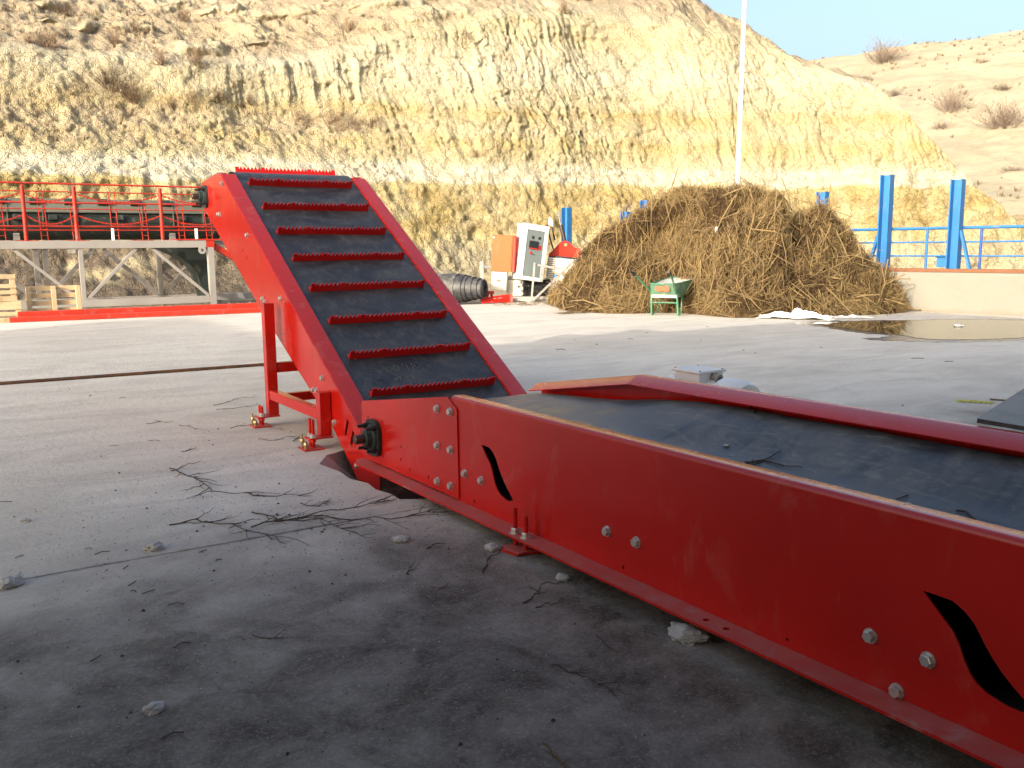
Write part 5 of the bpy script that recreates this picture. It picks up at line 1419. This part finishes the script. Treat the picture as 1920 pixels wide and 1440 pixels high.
# ================================================================== SHRUBS
proto = {}
def shrub(label, loc, s, kind, group, rz, sq=(1,1,1)):
    me = proto.get(kind)
    if me is None:
        o = (shA if kind == 'A' else shB).build('dry_shrub', M['shrub_grey'] if kind == 'A' else M['shrub']); proto[kind] = o.data
    else:
        o = bpy.data.objects.new('dry_shrub', me); COL.objects.link(o)
    o.location = loc; o.scale = (s*sq[0], s*sq[1], s*sq[2]); o.rotation_euler = (0,0,rz)
    return tag(o, label, 'shrub', group)
gc = 'dry bushes on the quarry slope'; gh = 'bare shrubs on the far hill'
for k, (x, y, z, sz, lab) in enumerate((
    (2.1,40.78,9.24,1.3,'dark dry bush high on the upper left of the quarry slope'), (4.0,38.77,7.69,1.35,'wide brown bush on the left bench of the cliff, above the red railing'),
    (7.43,38.65,8.79,1.1,'brown bush left of the fluted cliff band'), (14.82,40.89,11.28,1.1,'bush beneath the rocky outcrop at the top of the cliff'),
    (18.77,37.28,10.44,1.15,'bush on the lip of the pale cliff at top centre'), (12.3,36.92,6.43,1.25,'spreading brown bush on the ledge above the head of the inclined conveyor'),
    (1.45,38.17,6.26,.75,'small round bush low on the left of the cliff'), (4.9,38.61,7.15,1.1,None),(5.94,38.84,8.78,.95,None),(7.85,38.16,7.41,.85,None),(11.06,37.52,6.56,.95,None),(1.64,40.67,9.37,.8,None),
    (6.19,38.21,6.99,.7,None),(4.9,42.32,10.02,.85,None),(5.88,43.47,10.74,.95,None),(2.96,38.83,7.52,.75,None),(9.24,38.14,7.4,.65,None),(3.9,47.39,12.02,1.0,None),(17.62,34.38,5.32,.5,None),(8.48,45.83,12.01,1.0,None),(13.88,36.4,6.53,.75,None),
    (24.17,36.88,12.51,.8,None),(4.5,38.7,7.4,.9,None),(6.8,38.1,7.2,.8,None),(13.1,36.7,6.4,.9,None))):
    shrub(lab or 'small dry bush growing on the quarry slope', (x, y, z-.12), sz, 'B', gc, k*1.3, (1.1, 1.1, .85))
for k, (x, y, z, sz, lab, q) in enumerate((
    (90.0,67.2,21.3,4.0,'grey bare shrub standing against the sky on the far hill crest',(1.15,1.15,.95)), (71.15,46.85,12.3,2.9,'bare shrub half way up the far hill, right of the cliff edge',(1,1,1.05)),
    (68.63,40.61,10.23,3.2,'broad brown shrub at the right edge of the far hill',(1.35,1.35,.9)), (74.14,54.36,14.89,1.3,'small shrub just beyond the cliff edge on the far hill',(1,1,.9)),
    (77.01,45.86,14.45,1.4,'low dark shrub above the broad brown one on the far hill',(1.4,1.4,.7)), (86.91,53.83,18.95,1.2,'little tussock shrub close under the hill crest at right',(1.3,1.3,.7)),
    (67.69,45.34,10.62,1.4,'low shrub below the bare one half way up the far hill',(1.3,1.3,.7)), (59.31,34.51,6.14,1.2,'shrub low on the far hill above the blue railing',(1.5,1.5,.6)), (81.05,63.03,18.23,1.4,'low shrub at the meeting of cliff edge and far hill',(1.5,1.5,.6)))):
    shrub(lab, (x, y, z-.2), sz, 'A', gh, k*1.7, q)

# ================================================================== SHED the camera stands in (outside the frame, it shades the near yard)
shed = thing('open_shed', 'open-fronted sheet metal canopy over the viewer, shading the near yard', 'shed', (0,0,0))
m = MB(); m.box(-23, -2.3, -9, 4.3, 5.5, 5.65); m.box(-2.299, 15, -9, 1.4, 5.5, 5.65); m.build('roof', M['shed_sheet'], shed)
m = MB(); m.box(-6.1, -6, -8.6, 2.9, 0, 5.495); m.build('wall', M['shed_sheet'], shed)  # unseen wall, added to darken the foreground floor and feeder panel
for x in (-22, -10, 2, 13):
    m = MB(); m.box(x-.12, x+.12, -8.9, -8.66, 0, 5.495); m.build('column', M['darkgrey'], shed)
for x, y in ((-22, 4), (-10, 4), (13, 1.1)):
    m = MB(); m.box(x-.12, x+.12, y-.1, y+.15, 0, 5.495); m.build('column', M['darkgrey'], shed)

blocker = thing('added_sunshade', 'unseen sheet metal gallery on stilts far to the left of the yard', 'sunshade', (-23, 0, -.06))  # made-up box out of view, sized only to block sun on the left yard
m = MB(); m.box(-1, 1, .5, 9.5, 6.05, 8.0); m.build('housing', M['shed_sheet'], blocker)
m = MB(); m.add([(-1.2,.3,8.0),(1.2,.3,8.0),(1.2,9.7,8.0),(-1.2,9.7,8.0),(0,.3,8.35),(0,9.7,8.35)], [(0,4,5,3),(4,1,2,5),(0,1,4),(3,5,2),(0,3,2,1)]); m.build('roof', M['shed_sheet'], blocker)
for x in (-.8, .8):
    for y in (.8, 9.2):
        m = MB(); m.box(x-.12, x+.12, y-.12, y+.12, 0, 6.045); m.build('column', M['darkgrey'], blocker)
